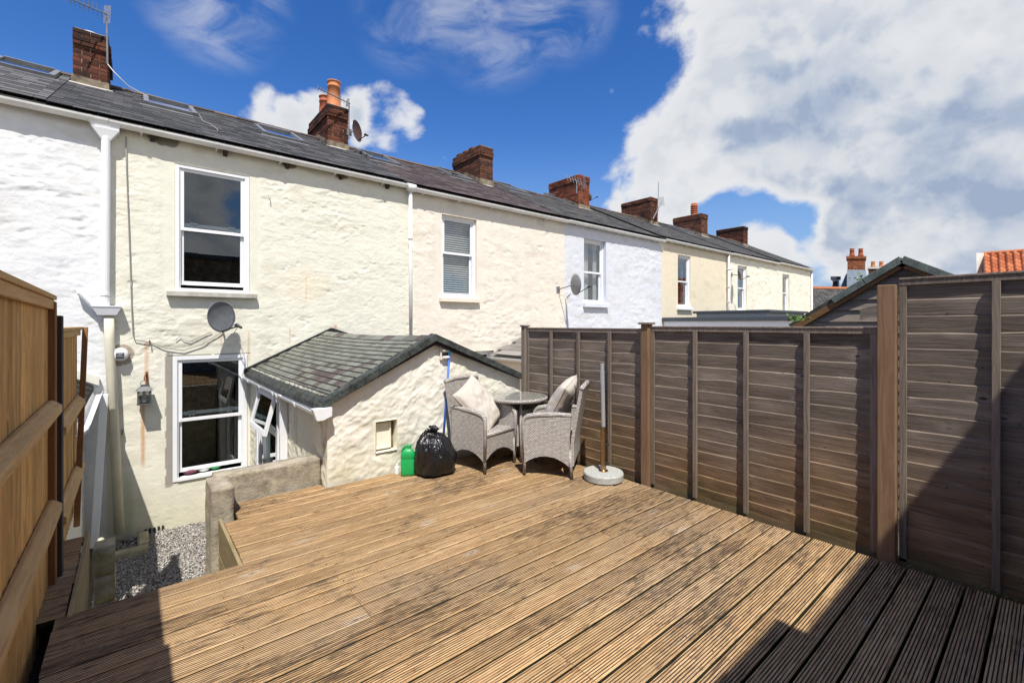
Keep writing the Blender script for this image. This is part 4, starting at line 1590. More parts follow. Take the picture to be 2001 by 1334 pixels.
bk.box(nz[0] - .02, nz[1] + .02, GY + .08, GY + .1, nz[2] - .02, nz[3] + .02)
bk.build("hatch_back", M["cement"], no)
# vent under the gable
q0 = atY(858, 676, GY)
q1 = atY(876, 702, GY)
vb = MB()
vb.box(q0[0], q1[0], GY - .035, GY - .0, q1[2], q0[2])
vo = vb.build("gable_vent", M["white_board"], EXT, bevel=.003)
vb = MB()
vb.box(q0[0] + .018, q1[0] - .012, GY - .038, GY - .034, q1[2] + .045, q1[2] + .085)
vb.build("vent_slot", M["dark_gap"], vo)
for dz in (.01, .095):
    vb = MB()
    vb.obox(((q0[0] + q1[0]) / 2, GY - .042, q1[2] + dz + .02), (.042, .014, .012), Matrix.Rotation(R(-25), 3, 'X'))
    vb.build("vent_louvre", M["white_board"], vo)

# roof of the extension
XL = EX0 - .05
ls = math.hypot(EXR - XL, RZ - EZ0 + .02)
zl = EZ0 - .02
an = math.atan2(RZ - zl, EXR - XL)
ry0, ry1 = GY - .07, D - .01


def lp(l, y, h):      # point on the left slope
    sag = -.035 * math.sin(math.pi * (y - ry0) / (ry1 - ry0)) * (.4 + .6 * l / ls)
    return (XL + l * math.cos(an) - h * math.sin(an), y, zl + l * math.sin(an) + h * math.cos(an) + sag)


rb = MB()
ny = 14
ys = np.linspace(ry0, ry1, ny)
XR, zr = EX1 + .10, EZ1 - .03
vs, fs = [], []
for y in ys:
    vs += [lp(0, y, -.004), lp(ls, y, -.004), (XR, y, zr), (XR, y, zr - .05), (EXR, y, RZ - .09), lp(0, y, -.05)]
for i in range(ny - 1):
    for k in range(6):
        fs.append((6 * i + k, 6 * i + (k + 1) % 6, 6 * i + 6 + (k + 1) % 6, 6 * i + 6 + k))
fs += [tuple(range(6)), tuple(6 * (ny - 1) + k for k in range(6))[::-1]]
rb.add(vs, fs)
ero = rb.build("roof", M["shingle_edge"], EXT)
gauge, tab = .094, .168
nrow = int(ls / gauge)
rr = random.Random(11)
tabs = {}
for mname in ("shingle_green", "shingle_brown"):
    mb_ = MB().box(-tab / 2 + .006, tab / 2 - .006, 0, gauge * 1.3, 0, .007)
    tabs[mname] = mb_.mesh("shingle", M[mname])
edge = MB()
rest = MB()
cnt = 0
for i in range(nrow):
    y = ry0 + .10 - (tab / 2 if i % 2 else 0)
    while y < ry1 - .06:
        yc = y + tab / 2
        if yc - tab / 2 > ry0 + .05 and yc + tab / 2 < ry1:
            l = .05 + i * gauge
            if l + gauge * 1.3 < ls:
                bx_, by_ = l / ls, (yc - ry0) / (ry1 - ry0)
                pr = math.exp(-((bx_ - .22) / .17) ** 2 - ((by_ - .22 - .35 * max(0, bx_ - .2)) / .17) ** 2) * .95
                pr = max(pr, .4 * math.exp(-((bx_ - .42) / .12) ** 2 - ((by_ - .05) / .10) ** 2), .10 if by_ > .8 and bx_ < .3 else 0)
                mname = "shingle_brown" if rr.random() < pr else "shingle_green"
                P0 = lp(l, yc, .010 + rr.uniform(0, .002))
                # local x along -Y, local y up the slope
                rm = Matrix(((0, math.cos(an - .035), -math.sin(an - .035)), (-1, 0, 0), (0, math.sin(an - .035), math.cos(an - .035))))
                if cnt >= 300:
                    rest.add([Vector(P0) + rm @ v.co for v in tabs[mname].vertices], [tuple(q_.vertices) for q_ in tabs[mname].polygons], 0 if mname == 'shingle_green' else 1)
                else:
                    o = inst("shingle", tabs[mname], ero, P0)
                    o.rotation_euler = rm.to_euler()
                cnt += 1
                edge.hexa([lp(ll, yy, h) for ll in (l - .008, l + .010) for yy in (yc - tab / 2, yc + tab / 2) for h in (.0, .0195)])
        y += tab
if rest.v:
    tag(rest.build("shingles", [M["shingle_green"], M["shingle_brown"]], ero), kind="stuff")
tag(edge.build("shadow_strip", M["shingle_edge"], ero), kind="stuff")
# ridge capping
cap_me = MB().hexa([(x, y, z + h) for x, z in ((-.13, -.055), (.13, -.055)) for y in (0, .31) for h in (0, .012)]).mesh("ridge_cap", M["shingle_green"])
for k in range(12):
    y = ry0 + .02 + k * .32
    c = MB()
    zz = lp(ls, y + .15, 0)[2]
    c.prism([(EXR - .13, zz - .058), (EXR, zz + .012), (EXR + .13, zz - .05), (EXR + .13, zz - .04), (EXR, zz + .024), (EXR - .13, zz - .046)], 'y', y, y + .325)
    c.build("ridge_cap", M["shingle_green" if k % 3 else "shingle_brown"], ero)
# felt verge over the gable, both slopes
for (xa, za, xb, zb_, nm) in ((XL - .02, zl - .01, EXR, RZ + .012, "verge"), (EXR, RZ + .012, XR + .03, zr - .01, "verge")):
    vg = MB()
    N_ = 14
    rngs = random.Random(3)
    for i in range(N_):
        t0, t1 = i / N_, (i + 1) / N_
        A = Vector((xa + (xb - xa) * t0, 0, za + (zb_ - za) * t0))
        B = Vector((xa + (xb - xa) * t1, 0, za + (zb_ - za) * t1))
        j0 = .006 * math.sin(i * 2.1)
        j1 = .006 * math.sin((i + 1) * 2.1)
        vg.hexa([(A.x, ry0 - .025 + j0, A.z - .055), (A.x, ry0 - .02 + j0, A.z + .022), (A.x, ry0 + .10, A.z - .03), (A.x, ry0 + .10, A.z + .028),
                 (B.x, ry0 - .025 + j1, B.z - .055), (B.x, ry0 - .02 + j1, B.z + .022), (B.x, ry0 + .10, B.z - .03), (B.x, ry0 + .10, B.z + .028)])
    vg.build(nm, M["felt_green"], ero)
# felt eave roll in pieces
yy = ry0
for ln in (.98, 1.0, .98, .92):
    e = MB()
    pts = []
    prof = [(-.02, -.09), (-.045, -.06), (-.04, -.01), (.0, .022), (.10, .03), (.10, .0), (.0, -.05)]
    vs = []
    for y in (yy + .004, yy + ln - .004):
        o_ = lp(0, y, 0)
        vs += [(o_[0] + p, y, o_[2] + q_ + p * .4) for p, q_ in prof]
    n = len(prof)
    e.add(vs, [(i, (i + 1) % n, n + (i + 1) % n, n + i) for i in range(n)] + [tuple(range(n))[::-1], tuple(range(n, 2 * n))])
    e.build("eave_roll", M["felt_green"], ero, bevel=.008)
    yy += ln
# flashing against the house
fl = MB()
pts = [(XL - .05, zl + .0), (EXR + .10, RZ + .045), (EXR + .5, RZ - .09)]
for (p, q) in zip(pts[:-1], pts[1:]):
    fl.hexa([(x, y, z + h) for (x, z) in (p, q) for y in (D - .10, D - .022) for h in (-.05, .035)])
fl.build("flashing", M["felt_black"], ero)
# gutter of the extension
gx = XL - .055
prof = [(math.cos(t), math.sin(t)) for t in np.linspace(math.pi, 2 * math.pi, 9)]
gz = zl - .075
gt = MB()
vs = []
for y in (ry0 - .03, ry1):
    vs += [(gx + c * .056, y, gz + s * .056) for c, s in prof] + [(gx + c * .050, y, gz + s * .050) for c, s in prof[::-1]]
gt.add(vs, [(i, (i + 1) % 18, 18 + (i + 1) % 18, 18 + i) for i in range(18)])
gto = gt.build("gutter", M["upvc"], EXT)
e = MB()
e.prism([(gx - .07, gz + .03), (gx + .115, gz + .03), (gx + .115, gz - .055), (gx + .03, gz - .09), (gx - .03, gz - .09)], 'y', ry0 - .055, ry0 + .02)
e.build("end_stop", M["upvc"], gto, bevel=.004)
vs = []
for yy in (-.02, .02):
    vs += [(c * .066, yy, s * .066) for c, s in prof] + [(c * .057, yy, s * .057) for c, s in prof[::-1]]
bme = MB().add(vs, [(i, (i + 1) % 18, 18 + (i + 1) % 18, 18 + i) for i in range(18)] + [tuple(range(18))[::-1], tuple(range(18, 36))]).mesh("bracket", M["upvc"])
for y in (5.3, 6.1, 6.3, 7.1, 7.9, 8.4):
    inst("bracket", bme, gto, (gx, y, gz))
fs_ = MB()
fs_.box(XL - .005, XL + .018, ry0 + .03, ry1, zl - .13, zl - .05)
fs_.build("fascia", M["cream_pipe"], EXT)
dpp = MB()
dpp.box(EX0 - .10, EX0 - .012, 6.16, 6.23, YARD, gz - .03)
dpp.tube([(gx, 6.195, gz - .03), (gx + .01, 6.195, gz - .12)], .045, 10)
dpp.build("downpipe", M["upvc"], EXT, bevel=.006)

# door and open fanlight of the extension
dr = MB()
fx0, fx1 = EX0 - .03, EX0 + .05
dr.box(fx0, fx1, DY0, DY0 + .07, YARD, -.86).box(fx0, fx1, DY1 - .07, DY1, YARD, -.86)
dr.box(fx0 + .002, fx1, DY0 + .07, DY1 - .07, -.93, -.86).box(fx0 + .002, fx1, DY0 + .07, DY1 - .07, -1.52, -1.45)
dr.box(fx0, fx1, 7.40, 7.47, YARD, -.93)
do = dr.build("door", M["upvc"], EXT, bevel=.004)
pn = MB()
pn.box(EX0 + .005, EX0 + .011, 7.47, DY1 - .07, -1.45, -.93).box(EX0 + .005, EX0 + .011, DY0 + .07, 7.40, YARD + .5, -1.52)
pn.box(EX0 + .005, EX0 + .011, 7.47, DY1 - .07, YARD + .5, -1.52)
pn.build("pane", M["glass_green"], do)
lf = MB()
lf.box(EX0 - .015, EX0 + .03, 7.47, DY1 - .07, YARD, YARD + .5).box(EX0 - .015, EX0 + .03, DY0 + .07, 7.40, YARD, YARD + .5)
for (ya, yb2) in ((DY0 + .07, DY0 + .15), (7.32, 7.40), (7.47, 7.54), (DY1 - .14, DY1 - .07)):
    lf.box(EX0 - .02, EX0 + .03, ya, yb2, YARD + .5, -1.52)
lf.build("door_leaf", M["upvc"], do)
hd = MB()
hd.box(EX0 - .06, EX0 - .02, 7.34, 7.37, -2.1, -1.95)
hd.build("handle", M["alu"], do)
# open top-hung light, hinged along its top edge
hy0, hy1, hz = DY0 - .02, 7.56, -.955
hl, oa = .53, R(14)


def hp(y, l, t):
    return (EX0 - .03 - l * math.sin(oa) - t * math.cos(oa), y, hz - l * math.cos(oa) + t * math.sin(oa))


fr = MB()
w_ = .06
for (ya, yb2, l0, l1) in ((hy0, hy0 + w_, 0, hl), (hy1 - w_, hy1, 0, hl), (hy0 + w_, hy1 - w_, 0, w_), (hy0 + w_, hy1 - w_, hl - w_, hl)):
    fr.hexa([hp(y, l, t) for y in (ya, yb2) for l in (l0, l1) for t in (0, .045)])
fo = fr.build("fanlight", M["upvc"], EXT, bevel=.003)
gp = MB()
gp.hexa([hp(y, l, t) for y in (hy0 + w_ - .004, hy1 - w_ + .004) for l in (w_ - .004, hl - w_ + .004) for t in (.02, .026)])
gp.build("pane", M["glass_green"], fo)
st_ = MB()
st_.beam(hp(hy0 + .03, hl * .7, 0), (EX0, hy0 + .03, hz - hl * .95), .015, .02)
st_.build("stay", M["alu"], fo)
ib = MB()
ib.add([(EX0 + .06, DY0 - .1, YARD), (EX0 + .06, DY1 + .1, YARD), (EX0 + 1.2, DY1 + .1, YARD), (EX0 + 1.2, DY0 - .1, YARD),
        (EX0 + .06, DY0 - .1, -.84), (EX0 + .06, DY1 + .1, -.84), (EX0 + 1.2, DY1 + .1, -.84), (EX0 + 1.2, DY0 - .1, -.84)],
       [(0, 1, 2, 3), (4, 5, 6, 7), (0, 3, 7, 4), (1, 2, 6, 5), (3, 2, 6, 7)])
ib.build("room", M["room_mid"], EXT)

# ------------------------------------------------------------------ low concrete wall and the blocks by the yard


def rough_box(x0, x1, y0, y1, z0, z1, step=.03, amp=.008, seed=0, rnd_=.005):
    bm = bmesh.new()
    bmesh.ops.create_cube(bm, size=1)
    for v in bm.verts:
        v.co = Vector((x0 + (v.co.x + .5) * (x1 - x0), y0 + (v.co.y + .5) * (y1 - y0), z0 + (v.co.z + .5) * (z1 - z0)))
    bmesh.ops.bevel(bm, geom=list(bm.edges), offset=rnd_, segments=2, affect='EDGES')
    for _ in range(6):
        es = [e for e in bm.edges if e.calc_length() > step * 1.6]
        if not es:
            break
        bmesh.ops.subdivide_edges(bm, edges=es, cuts=1, use_grid_fill=True)
    bm.normal_update()
    P = np.array([v.co for v in bm.verts])
    n = fbm(P[:, 0] * 6 + P[:, 2] * 5, P[:, 1] * 6 - P[:, 2] * 4, 4, seed) + .5 * fbm(P[:, 0] * 22 + P[:, 2] * 13, P[:, 1] * 22 + P[:, 2] * 17, 3, seed + 5)
    for v, k in zip(bm.verts, n):
        v.co += v.normal * float(k) * amp * 2
    for f in bm.faces:
        f.smooth = True
    me = bpy.data.meshes.new("rough")
    bm.to_mesh(me)
    bm.free()
    return me


def rough(name, mat, parent, *a, **k):
    me = rough_box(*a, **k)
    me.name = name
    me.materials.append(mat)
    o = bpy.data.objects.new(name, me)
    return link(o, parent, (0, 0, 0))


LW = thing("garden_wall", "old mottled concrete retaining wall stub between the deck and the yard", "wall", (1.0, 4.9, YARD))
rough("wall_top", M["old_concrete"], LW, .56, EX0 - .02, 4.84, 5.02, -2.2, -1.37, seed=5)
rough("wall_end", M["old_concrete"], LW, .50, .665, 4.50, 4.90, YARD - .02, -1.375, seed=6, amp=.010)
rough("wall_base", M["block_concrete"], LW, .54, EX0 - .04, 4.86, 5.04, YARD - .02, -2.18, seed=7)
rough("footing", M["block_concrete"], LW, .40, .52, 4.35, 4.60, YARD - .02, -2.75, seed=8)

PR = thing("block_pier", "lichened concrete block pier standing at the foot of the deck by the drain", "pier", (-.08, 5.1, YARD))
for k in range(7):
    z1 = -1.80 - k * .219
    rough("concrete_block", M["block_concrete"], PR, -.245 + .004 * (k % 2), -.115 + .004 * (k % 2), 4.90, 5.12, max(z1 - .215, YARD - .03), z1, seed=12 + k, step=.04, amp=.009)
dc = thing("drain_surround", "chipped cream concrete kerb around the drain below the cream pipe", "drain", (.02, 8.2, YARD))
rough("kerb", M["block_concrete"], dc, -.22, .16, 7.86, 7.98, YARD - .03, YARD + .10, seed=31)
rough("kerb", M["block_concrete"], dc, .05, .17, 7.99, 8.45, YARD - .03, YARD + .11, seed=32)
gk = MB()
gk.box(-.22, .05, 7.98, 8.56, YARD, YARD + .012)
gk.build("grating", M["dark_gap"], dc)
wp = MB()
a = atY(197, 1050, 6.4)
wp.tube([(a[0], 6.4, -2.25), (a[0] + .01, 6.1, -2.35), (a[0] + .01, 5.9, -2.6), (a[0] + .01, 5.9, YARD)], .03, 10)
tag(wp.build("waste_pipe", M["cream_pipe"], None, smooth=True), "short cream waste pipe with dark mouth behind the block pier", "pipe")

# ------------------------------------------------------------------ deck
DK = thing("deck", "large weathered deck of grooved timber boards with grey grime", "deck", (2, 2, YARD))
PITCH, BW, BT = .139, .1245, .028
NG = 8


def board_mesh(x0, x1, y0, w=BW):
    """grooved board running along X; grooves get their own slot"""
    per = w / (NG + .6)
    gw, gd = per * .40, .0036
    prof = [(0, -BT), (0, -.006), (.004, 0)]
    gi2 = [0]
    gi = []
    y = per * .58
    for k in range(NG):
        i = len(prof)
        prof += [(y, 0), (y + gw * .22, -gd), (y + gw * .78, -gd), (y + gw, 0)]
        gi += [i, i + 1, i + 2]
        y += per
    prof += [(w - .004, 0), (w, -.006), (w, -BT)]
    n = len(prof)
    gi2 += [n - 2, n - 1]
    mb = MB()
    vs = [(x0, y0 + p, DECK + q) for p, q in prof] + [(x1, y0 + p, DECK + q) for p, q in prof]
    mb.add(vs, [])
    for i in range(n):
        mb.f.append((i, (i + 1) % n, n + (i + 1) % n, n + i))
        mb.m.append(1 if i in gi else (2 if i in gi2 else 0))
    mb.f += [tuple(range(n))[::-1], tuple(range(n, 2 * n))]
    mb.m += [0, 0]
    return mb


rr = random.Random(21)
YF = 3.557
XD0, XD1 = -.335, FX - .075
joints = [1.02, 1.62, 2.22, 2.82]


def deck_row(y0, xa, xb, split=True):
    xs = [xa, xb]
    if split and xb - xa > 2.2 and rr.random() < .22:
        j = rr.choice([q for q in joints if xa + .6 < q < xb - .6])
        xs = [xa, j, xb]
    for p, q in zip(xs[:-1], xs[1:]):
        e0, e1 = rr.uniform(0, .008), rr.uniform(0, .01)
        mb = board_mesh(p + (e0 if p == xa else .0015), q - (e1 if q == xb else .0015), y0)
        o = mb.build("deck_board", [M["deck_wood"], M["deck_groove"], M["dark_board_side"]], DK)
        o.location.z += rr.uniform(-.0015, .0015)


for k in range(37):
    deck_row(YF - (k + 1) * PITCH + (PITCH - BW), XD0, XD1)
for k in range(8):
    y = YF + k * PITCH + (PITCH - BW) * .5
    if y + BW < 4.49:
        deck_row(y, .575, XD1)
    elif y + BW < GY - .02:
        deck_row(y, .675, XD1)
    else:
        deck_row(y, .675, EX0 + .04, False)
deck_row(YF + 8 * PITCH + .004, .675, EX0 - .03, False)
for k in range(9):
    y = YF + k * PITCH + (PITCH - BW) * .5
    deck_row(y, -.52, -.285, False)
# edge boards and joists
eb = MB()
eb.box(.548, .572, YF - .02, 4.49, DECK - .145, DECK + .004)
eb.build("edge_board", M["deck_side"], DK, bevel=.003)
for k in range(3):
    eb = MB()
    eb.box(.552, .574, YF - .02, 4.49, DECK - .15 - (k + 1) * .135, DECK - .15 - k * .135 - .006)
    eb.build("skirt_board", M["deck_side"], DK, bevel=.002)
eb = MB()
eb.box(-.284, -.262, YF - .03, 4.88, DECK - .62, DECK + .006)
eb.build("edge_board", M["deck_side"], DK, bevel=.003)
mbn = MB()  # black sheet added under the boards to make the gaps read dark
mbn.box(-.56, XD1, -1.6, YF - .05, DECK - .19, DECK - .18).box(.6, XD1, YF - .05, GY - .04, DECK - .19, DECK - .18)
mbn.box(-.56, -.29, YF - .05, 4.95, DECK - .19, DECK - .18)
mbn.build("gap_dark_sheet", M["dark_gap"], DK)
for x in (-.2, .42, 1.02, 1.62, 2.22, 2.82, 3.42, 3.9):
    j = MB()
    j.box(x - .024, x + .024, -1.5, YF - .04 if x < .5 else (4.45 if x < 3.95 else 4.4), DECK - BT - .145, DECK - BT - .002)
    j.build("joist", M["post_dark"], DK)
    for y in (-1.0, 1.2, 3.3):
        j = MB()
        j.box(x - .04, x + .04, y - .04, y + .04, YARD - .05, DECK - BT - .146)
        j.build("deck_post", M["post_dark"], DK)
sc = MB()
for k in range(45):
    y0 = YF - (k + 1) * PITCH + (PITCH - BW) if k < 37 else YF + (k - 37) * PITCH + .007
    for x in (-.2, .42, 1.02, 1.62, 2.22, 2.82, 3.42, 3.9):
        if k >= 37 and x < .7:
            continue
        for dy in (.030, .095):
            cx_, cy_ = x + rr.uniform(-.012, .012), y0 + dy + rr.uniform(-.004, .004)
            sc.add([(cx_ + .0045 * math.cos(a), cy_ + .0045 * math.sin(a), DECK + .0022) for a in np.linspace(0, 2 * math.pi, 8, endpoint=False)], [tuple(range(8))])
tag(sc.build("screw_heads", M["rust"], DK), kind="stuff")
fb = MB()
fb.box(-.26, .545, YF - .045, YF - .02, DECK - .19, DECK - BT - .001)
fb.build("fascia_board", M["deck_side"], DK)

# ------------------------------------------------------------------ right fence, lapped panels
FN = thing("lap_panel_fence", "weathered brown lapped timber panel fence along the right side of the deck", "fence", (FX, 2, DECK))


def lap_panel(y0, y1, z0, z1, battens, seed, pitch=.112, dark=False):
    """frame (part) > slats, battens"""
    rr = random.Random(seed)
    fr = MB()
    fr.box(FX - .022, FX + .03, y0, y1, z1 - .042, z1)                     # capping
    fr.box(FX - .028, FX + .034, y0, y1, z1 - .004, z1 + .010)
    fr.box(FX - .020, FX - .004, y0, y0 + .04, z0, z1 - .043).box(FX - .020, FX - .004, y1 - .04, y1, z0, z1 - .043)
    po = fr.build("fence_panel", M["fence_old_upright"], FN, bevel=.002)
    n = int((z1 - .03 - z0) / pitch) + 1
    for i in range(n):
        zt_ = z1 - .03 - i * pitch
        zb_ = max(zt_ - pitch - .022, z0 - .01)
        if zt_ - zb_ < .04:
            continue
        m = 26
        ph = rr.uniform(0, 9)
        vs = []
        amp = rr.choice((.001, .002, .004, .010))
        bow = rr.uniform(-.004, .004)
        for k in range(m + 1):
            y = y0 + .005 + (y1 - y0 - .01) * k / m
            wv = amp * (math.sin(k * .45 + ph) + .5 * math.sin(k * 1.13 + 2 * ph)) * .6
            wb = bow * math.sin(k * .9 + ph)
            vs += [(FX - .007 + wb, y, zt_ + wv - .005), (FX - .0005 + wb, y, zt_ + wv + .001), (FX + .004 + wb, y, zt_ + wv),
                   (FX + .0125, y, zb_), (FX + .0045 + wb * .3, y, zb_)]
        fs = []
        for k in range(m):
            a = 5 * k
            fs += [(a + j, a + (j + 1) % 5, a + 5 + (j + 1) % 5, a + 5 + j) for j in range(5)]
        fs += [(4, 3, 2, 1, 0), tuple(5 * m + j for j in range(5))]
        s_ = MB().add(vs, fs)
        s_.build("slat", M["fence_old"], po)
    for yb_ in battens:
        b = MB()
        b.box(FX - .040, FX - .0145, yb_ - .019, yb_ + .019, z0, z1 - .044)
        b.build("batten", M["fence_old_upright"], po, bevel=.002)
    return po


def fence_y(u):
    return atX(u, 700, FX - .02)[1]


yP0, yP1, yP2 = fence_y(1025), fence_y(1264), fence_y(1735)
lap_panel(yP1 + .045, yP0 - .04, DECK + .01, -.055, [fence_y(1078), fence_y(1131), fence_y(1192)], 3)
lap_panel(yP2 + .06, yP1 - .045, DECK + .01, -.03, [fence_y(1359), fence_y(1458.5), fence_y(1577)], 5)
lap_panel(yP2 - 1.90, yP2 - .06, DECK + .01, .305, [fence_y(1947), fence_y(1947) - .55, fence_y(1947) - 1.05], 8, .110)


def fence_post(y, w, dx, zt_, mat, capw=None, lean=0.0):
    p = MB()
    p.hexa([(FX - dx, y - w / 2, DECK - .02), (FX - dx, y - w / 2 + lean, zt_), (FX - dx, y + w / 2, DECK - .02), (FX - dx, y + w / 2 + lean, zt_),
            (FX - dx + w, y - w / 2, DECK - .02), (FX - dx + w, y - w / 2 + lean, zt_), (FX - dx + w, y + w / 2, DECK - .02), (FX - dx + w, y + w / 2 + lean, zt_)])
    po = p.build("post", M[mat], FN, bevel=.004)
    if capw:
        c = MB()
        c.box(FX - dx + w / 2 - capw, FX - dx + w / 2 + capw, y - capw + lean, y + capw + lean, zt_, zt_ + .022)
        c.build("post_cap", M["fence_old_upright"], po, bevel=.003)


fence_post(yP0, .075, .05, -.035, "fence_old_upright", .05)
fence_post(yP1, .085, .065, -.005, "post_brown", .062)
fence_post(yP2, .10, .075, .27, "post_brown", None)
fence_post(yP2 - 1.94, .10, .075, .30, "post_brown", None)
gb = MB()
gb.box(FX - .02, FX + .015, yP2 - 1.9, yP2 - .05, DECK - .10, DECK + .03)
gb.build("gravel_board", M["fence_old"], FN)
gb = MB()
gb.box(FX + .0, FX + .03, yP2 + .05, yP0 - .05, DECK - .3, DECK + .03)
gb.build("gravel_board", M["fence_old"], FN)

# weeds at the foot of the fence
wd = MB()
rr = random.Random(5)
for k in range(34):
    cl = rr.choice((.60, .50, .31, .22))
    y = cl + rr.gauss(0, .03)
    x = FX - .05 + rr.uniform(-.02, .015)
    h = rr.uniform(.01, .04)
    dx, dy = rr.uniform(-.04, .01), rr.uniform(-.03, .03)
    wd.add([(x - .003, y, DECK), (x + .003, y + .002, DECK), (x + dx * .6 + .004, y + dy * .6, DECK + h * .7), (x + dx, y + dy, DECK + h)], [(0, 1, 2), (0, 2, 3)])
tag(wd.build("weeds", M["leaf_fresh"]), "sparse green weeds growing through the deck edge at the foot of the fence", "weeds", kind="stuff")

# ------------------------------------------------------------------ left fence, feather-edge boards
LX = -.415
LF = thing("board_fence", "new orange brown close board fence with arris rails at the left", "fence", (LX, 3, DECK))
bw = .118


def left_boards(y0, y1, z0, z1f, x, parent, pitch=.105):
    y = y0
    while y < y1 - .03:
        e = min(y + bw, y1)
        b = MB()
        z = z1f((y + e) / 2)
        b.hexa([(x - .012, y, z0), (x - .012, y, z), (x - .012, e, z0), (x - .012, e, z), (x - .001, y, z0), (x - .001, y, z), (x + .009, e, z0), (x + .009, e, z)])
        b.build("fence_board", M["fence_new"], parent)
        y += pitch


top1 = lambda y: .17 - .012 * (y - 2.5)
left_boards(-1.7, 4.02, YARD, top1, LX, LF)
cp = MB()
cp.hexa([(x, y, top1(y) + h) for x in (LX - .03, LX + .045) for y in (1.95, 4.06) for h in (.0, .028)])
cp.hexa([(x, y, top1(y) + h) for x in (LX + .012, LX + .034) for y in (1.95, 4.05) for h in (-.06, -.001)])
cp.build("capping", M["fence_new_rail"], LF, bevel=.003)
cp = MB()
cp.hexa([(x, y, top1(y) + h) for x in (LX - .03, LX + .055) for y in (-1.7, 1.945) for h in (.0, .06)])
cp.build("capping", M["fence_new_rail"], LF, bevel=.003)
for z in (-.52, -1.14):
    for (ya, yb2) in ((-1.7, 4.03),):
        r_ = MB()
        r_.prism([(LX + .010, z + .045), (LX + .030, z + .045), (LX + .072, z + .01), (LX + .072, z - .035), (LX + .010, z - .055)], 'y', ya, yb2)
        r_.build("arris_rail", M["fence_new_rail"], LF, bevel=.003)
ps = MB()
ps.box(LX - .05, LX + .042, 4.02, 4.10, DECK - .15, top1(4.05) - .01)
ps.build("post", M["fence_new_post"], LF, bevel=.004)
ps = MB()
ps.box(LX - .03, LX + .062, 4.13, 4.22, DECK - .15, .055)
ps.build("post", M["post_dark"], LF, bevel=.004)
for y in (2.05, .1):
    ps = MB()
    ps.box(LX - .11, LX - .016, y - .05, y + .05, DECK - .15, .26)
    ps.build("post", M["fence_new_post"], LF, bevel=.004)
LF2 = thing("board_fence", "short lower close board fence panel beyond the dark post at the left", "fence", (LX, 5, DECK))
left_boards(4.24, 5.86, DECK - .05, lambda y: -.055, LX + .005, LF2)
cp = MB()
cp.box(LX - .03, LX + .05, 4.23, 5.96, -.054, -.026).box(LX + .016, LX + .036, 4.24, 5.9, -.105, -.0545)
cp.build("capping", M["fence_new_rail"], LF2, bevel=.003)
for z in (-.70, -1.30):
    r_ = MB()
    r_.prism([(LX + .015, z + .045), (LX + .035, z + .045), (LX + .075, z + .01), (LX + .075, z - .035), (LX + .015, z - .055)], 'y', 4.24, 5.8)
    r_.build("arris_rail", M["fence_new_rail"], LF2, bevel=.003)
ps = MB()
ps.hexa([(LX + .02, 5.42, DECK - .12), (LX + .045, 5.93, -.03), (LX + .02, 5.47, DECK - .12), (LX + .045, 5.98, -.03),
         (LX + .06, 5.42, DECK - .12), (LX + .085, 5.93, -.03), (LX + .06, 5.47, DECK - .12), (LX + .085, 5.98, -.03)])
ps.build("post", M["fence_new_post"], LF2, bevel=.003)

# ------------------------------------------------------------------ neighbour's lean-to on the left
NL = thing("rear_extension", "neighbour's white lean-to with black felt roof behind the left fence", "outhouse", (-1.4, 7.2, YARD))
NX = -.52
V, Q, a, b = sheet(5.95, D, YARD - .02, -.95, .04, [], lambda A, B: trowel(A, B, 80) * .7, lambda A, B, H: np.stack([NX + H, A, B], 1))
col = np.tile(np.array([.80, .79, .70], np.float32), (len(a), 1))
npmesh("side_wall", V, Q, M_WALL, NL, True, col)
nw = MB()
nw.box(-2.6, NX, 5.95, 5.97, YARD, -.95)
nw.build("front_wall", M["white_board"], NL)
nr = MB()
nr.hexa([(-2.2, 5.8, -.06), (-2.2, 5.8, 0), (-2.2, D - .02, -.06), (-2.2, D - .02, 0), (NX + .10, 5.8, -.93), (NX + .10, 5.8, -.87), (NX + .10, D - .02, -.93), (NX + .10, D - .02, -.87)])
nro = nr.build("roof", M["felt_black"], NL)
for k in range(6):
    rl = MB()
    y = 6.0 + k * .5
    rl.hexa([(-2.15, y, .0), (-2.15, y, .012), (-2.15, y + .03, 0), (-2.15, y + .03, .012), (NX + .10, y, -.868), (NX + .10, y, -.856), (NX + .10, y + .03, -.868), (NX + .10, y + .03, -.856)])
    rl.build("felt_lap", M["felt_black"], nro)
fl = MB()
fl.hexa([(x, y, z + h) for (x, z) in ((-2.2, .05), (NX + .16, -.83)) for y in (D - .09, D - .03) for h in (-.02, .10)])
fl.build("flashing", M["white_board"], nro)
ng = MB()
vs = []
cx = NX + .145
for y, z in ((5.78, -.99), (D - .06, -.93)):
    vs += [(cx + c * .056, y, z + s * .056) for c, s in prof] + [(cx + c * .050, y, z + s * .050) for c, s in prof[::-1]]
ng.add(vs, [(i, (i + 1) % 18, 18 + (i + 1) % 18, 18 + i) for i in range(18)] + [tuple(range(18))[::-1]])
ng.build("gutter", M["gutter_white"], NL)
nd_ = MB()
t0 = atY(204, 770, 8.3)
t1 = atY(184, 1045, 8.3)
nd_.beam(t0, (t1[0], 8.3, YARD + .1), .085, .06, (0, 1, 0))
nd_.build("downpipe", M["upvc"], NL, bevel=.004)
# ------------------------------------------------------------------ wicker furniture


def arc_bottom(y0, y1, zlow, zhigh, n=9):
    return [(y0 + (y1 - y0) * i / (n - 1), zlow + (zhigh - zlow) * math.sin(math.pi * i / (n - 1)) ** .8) for i in range(n)]


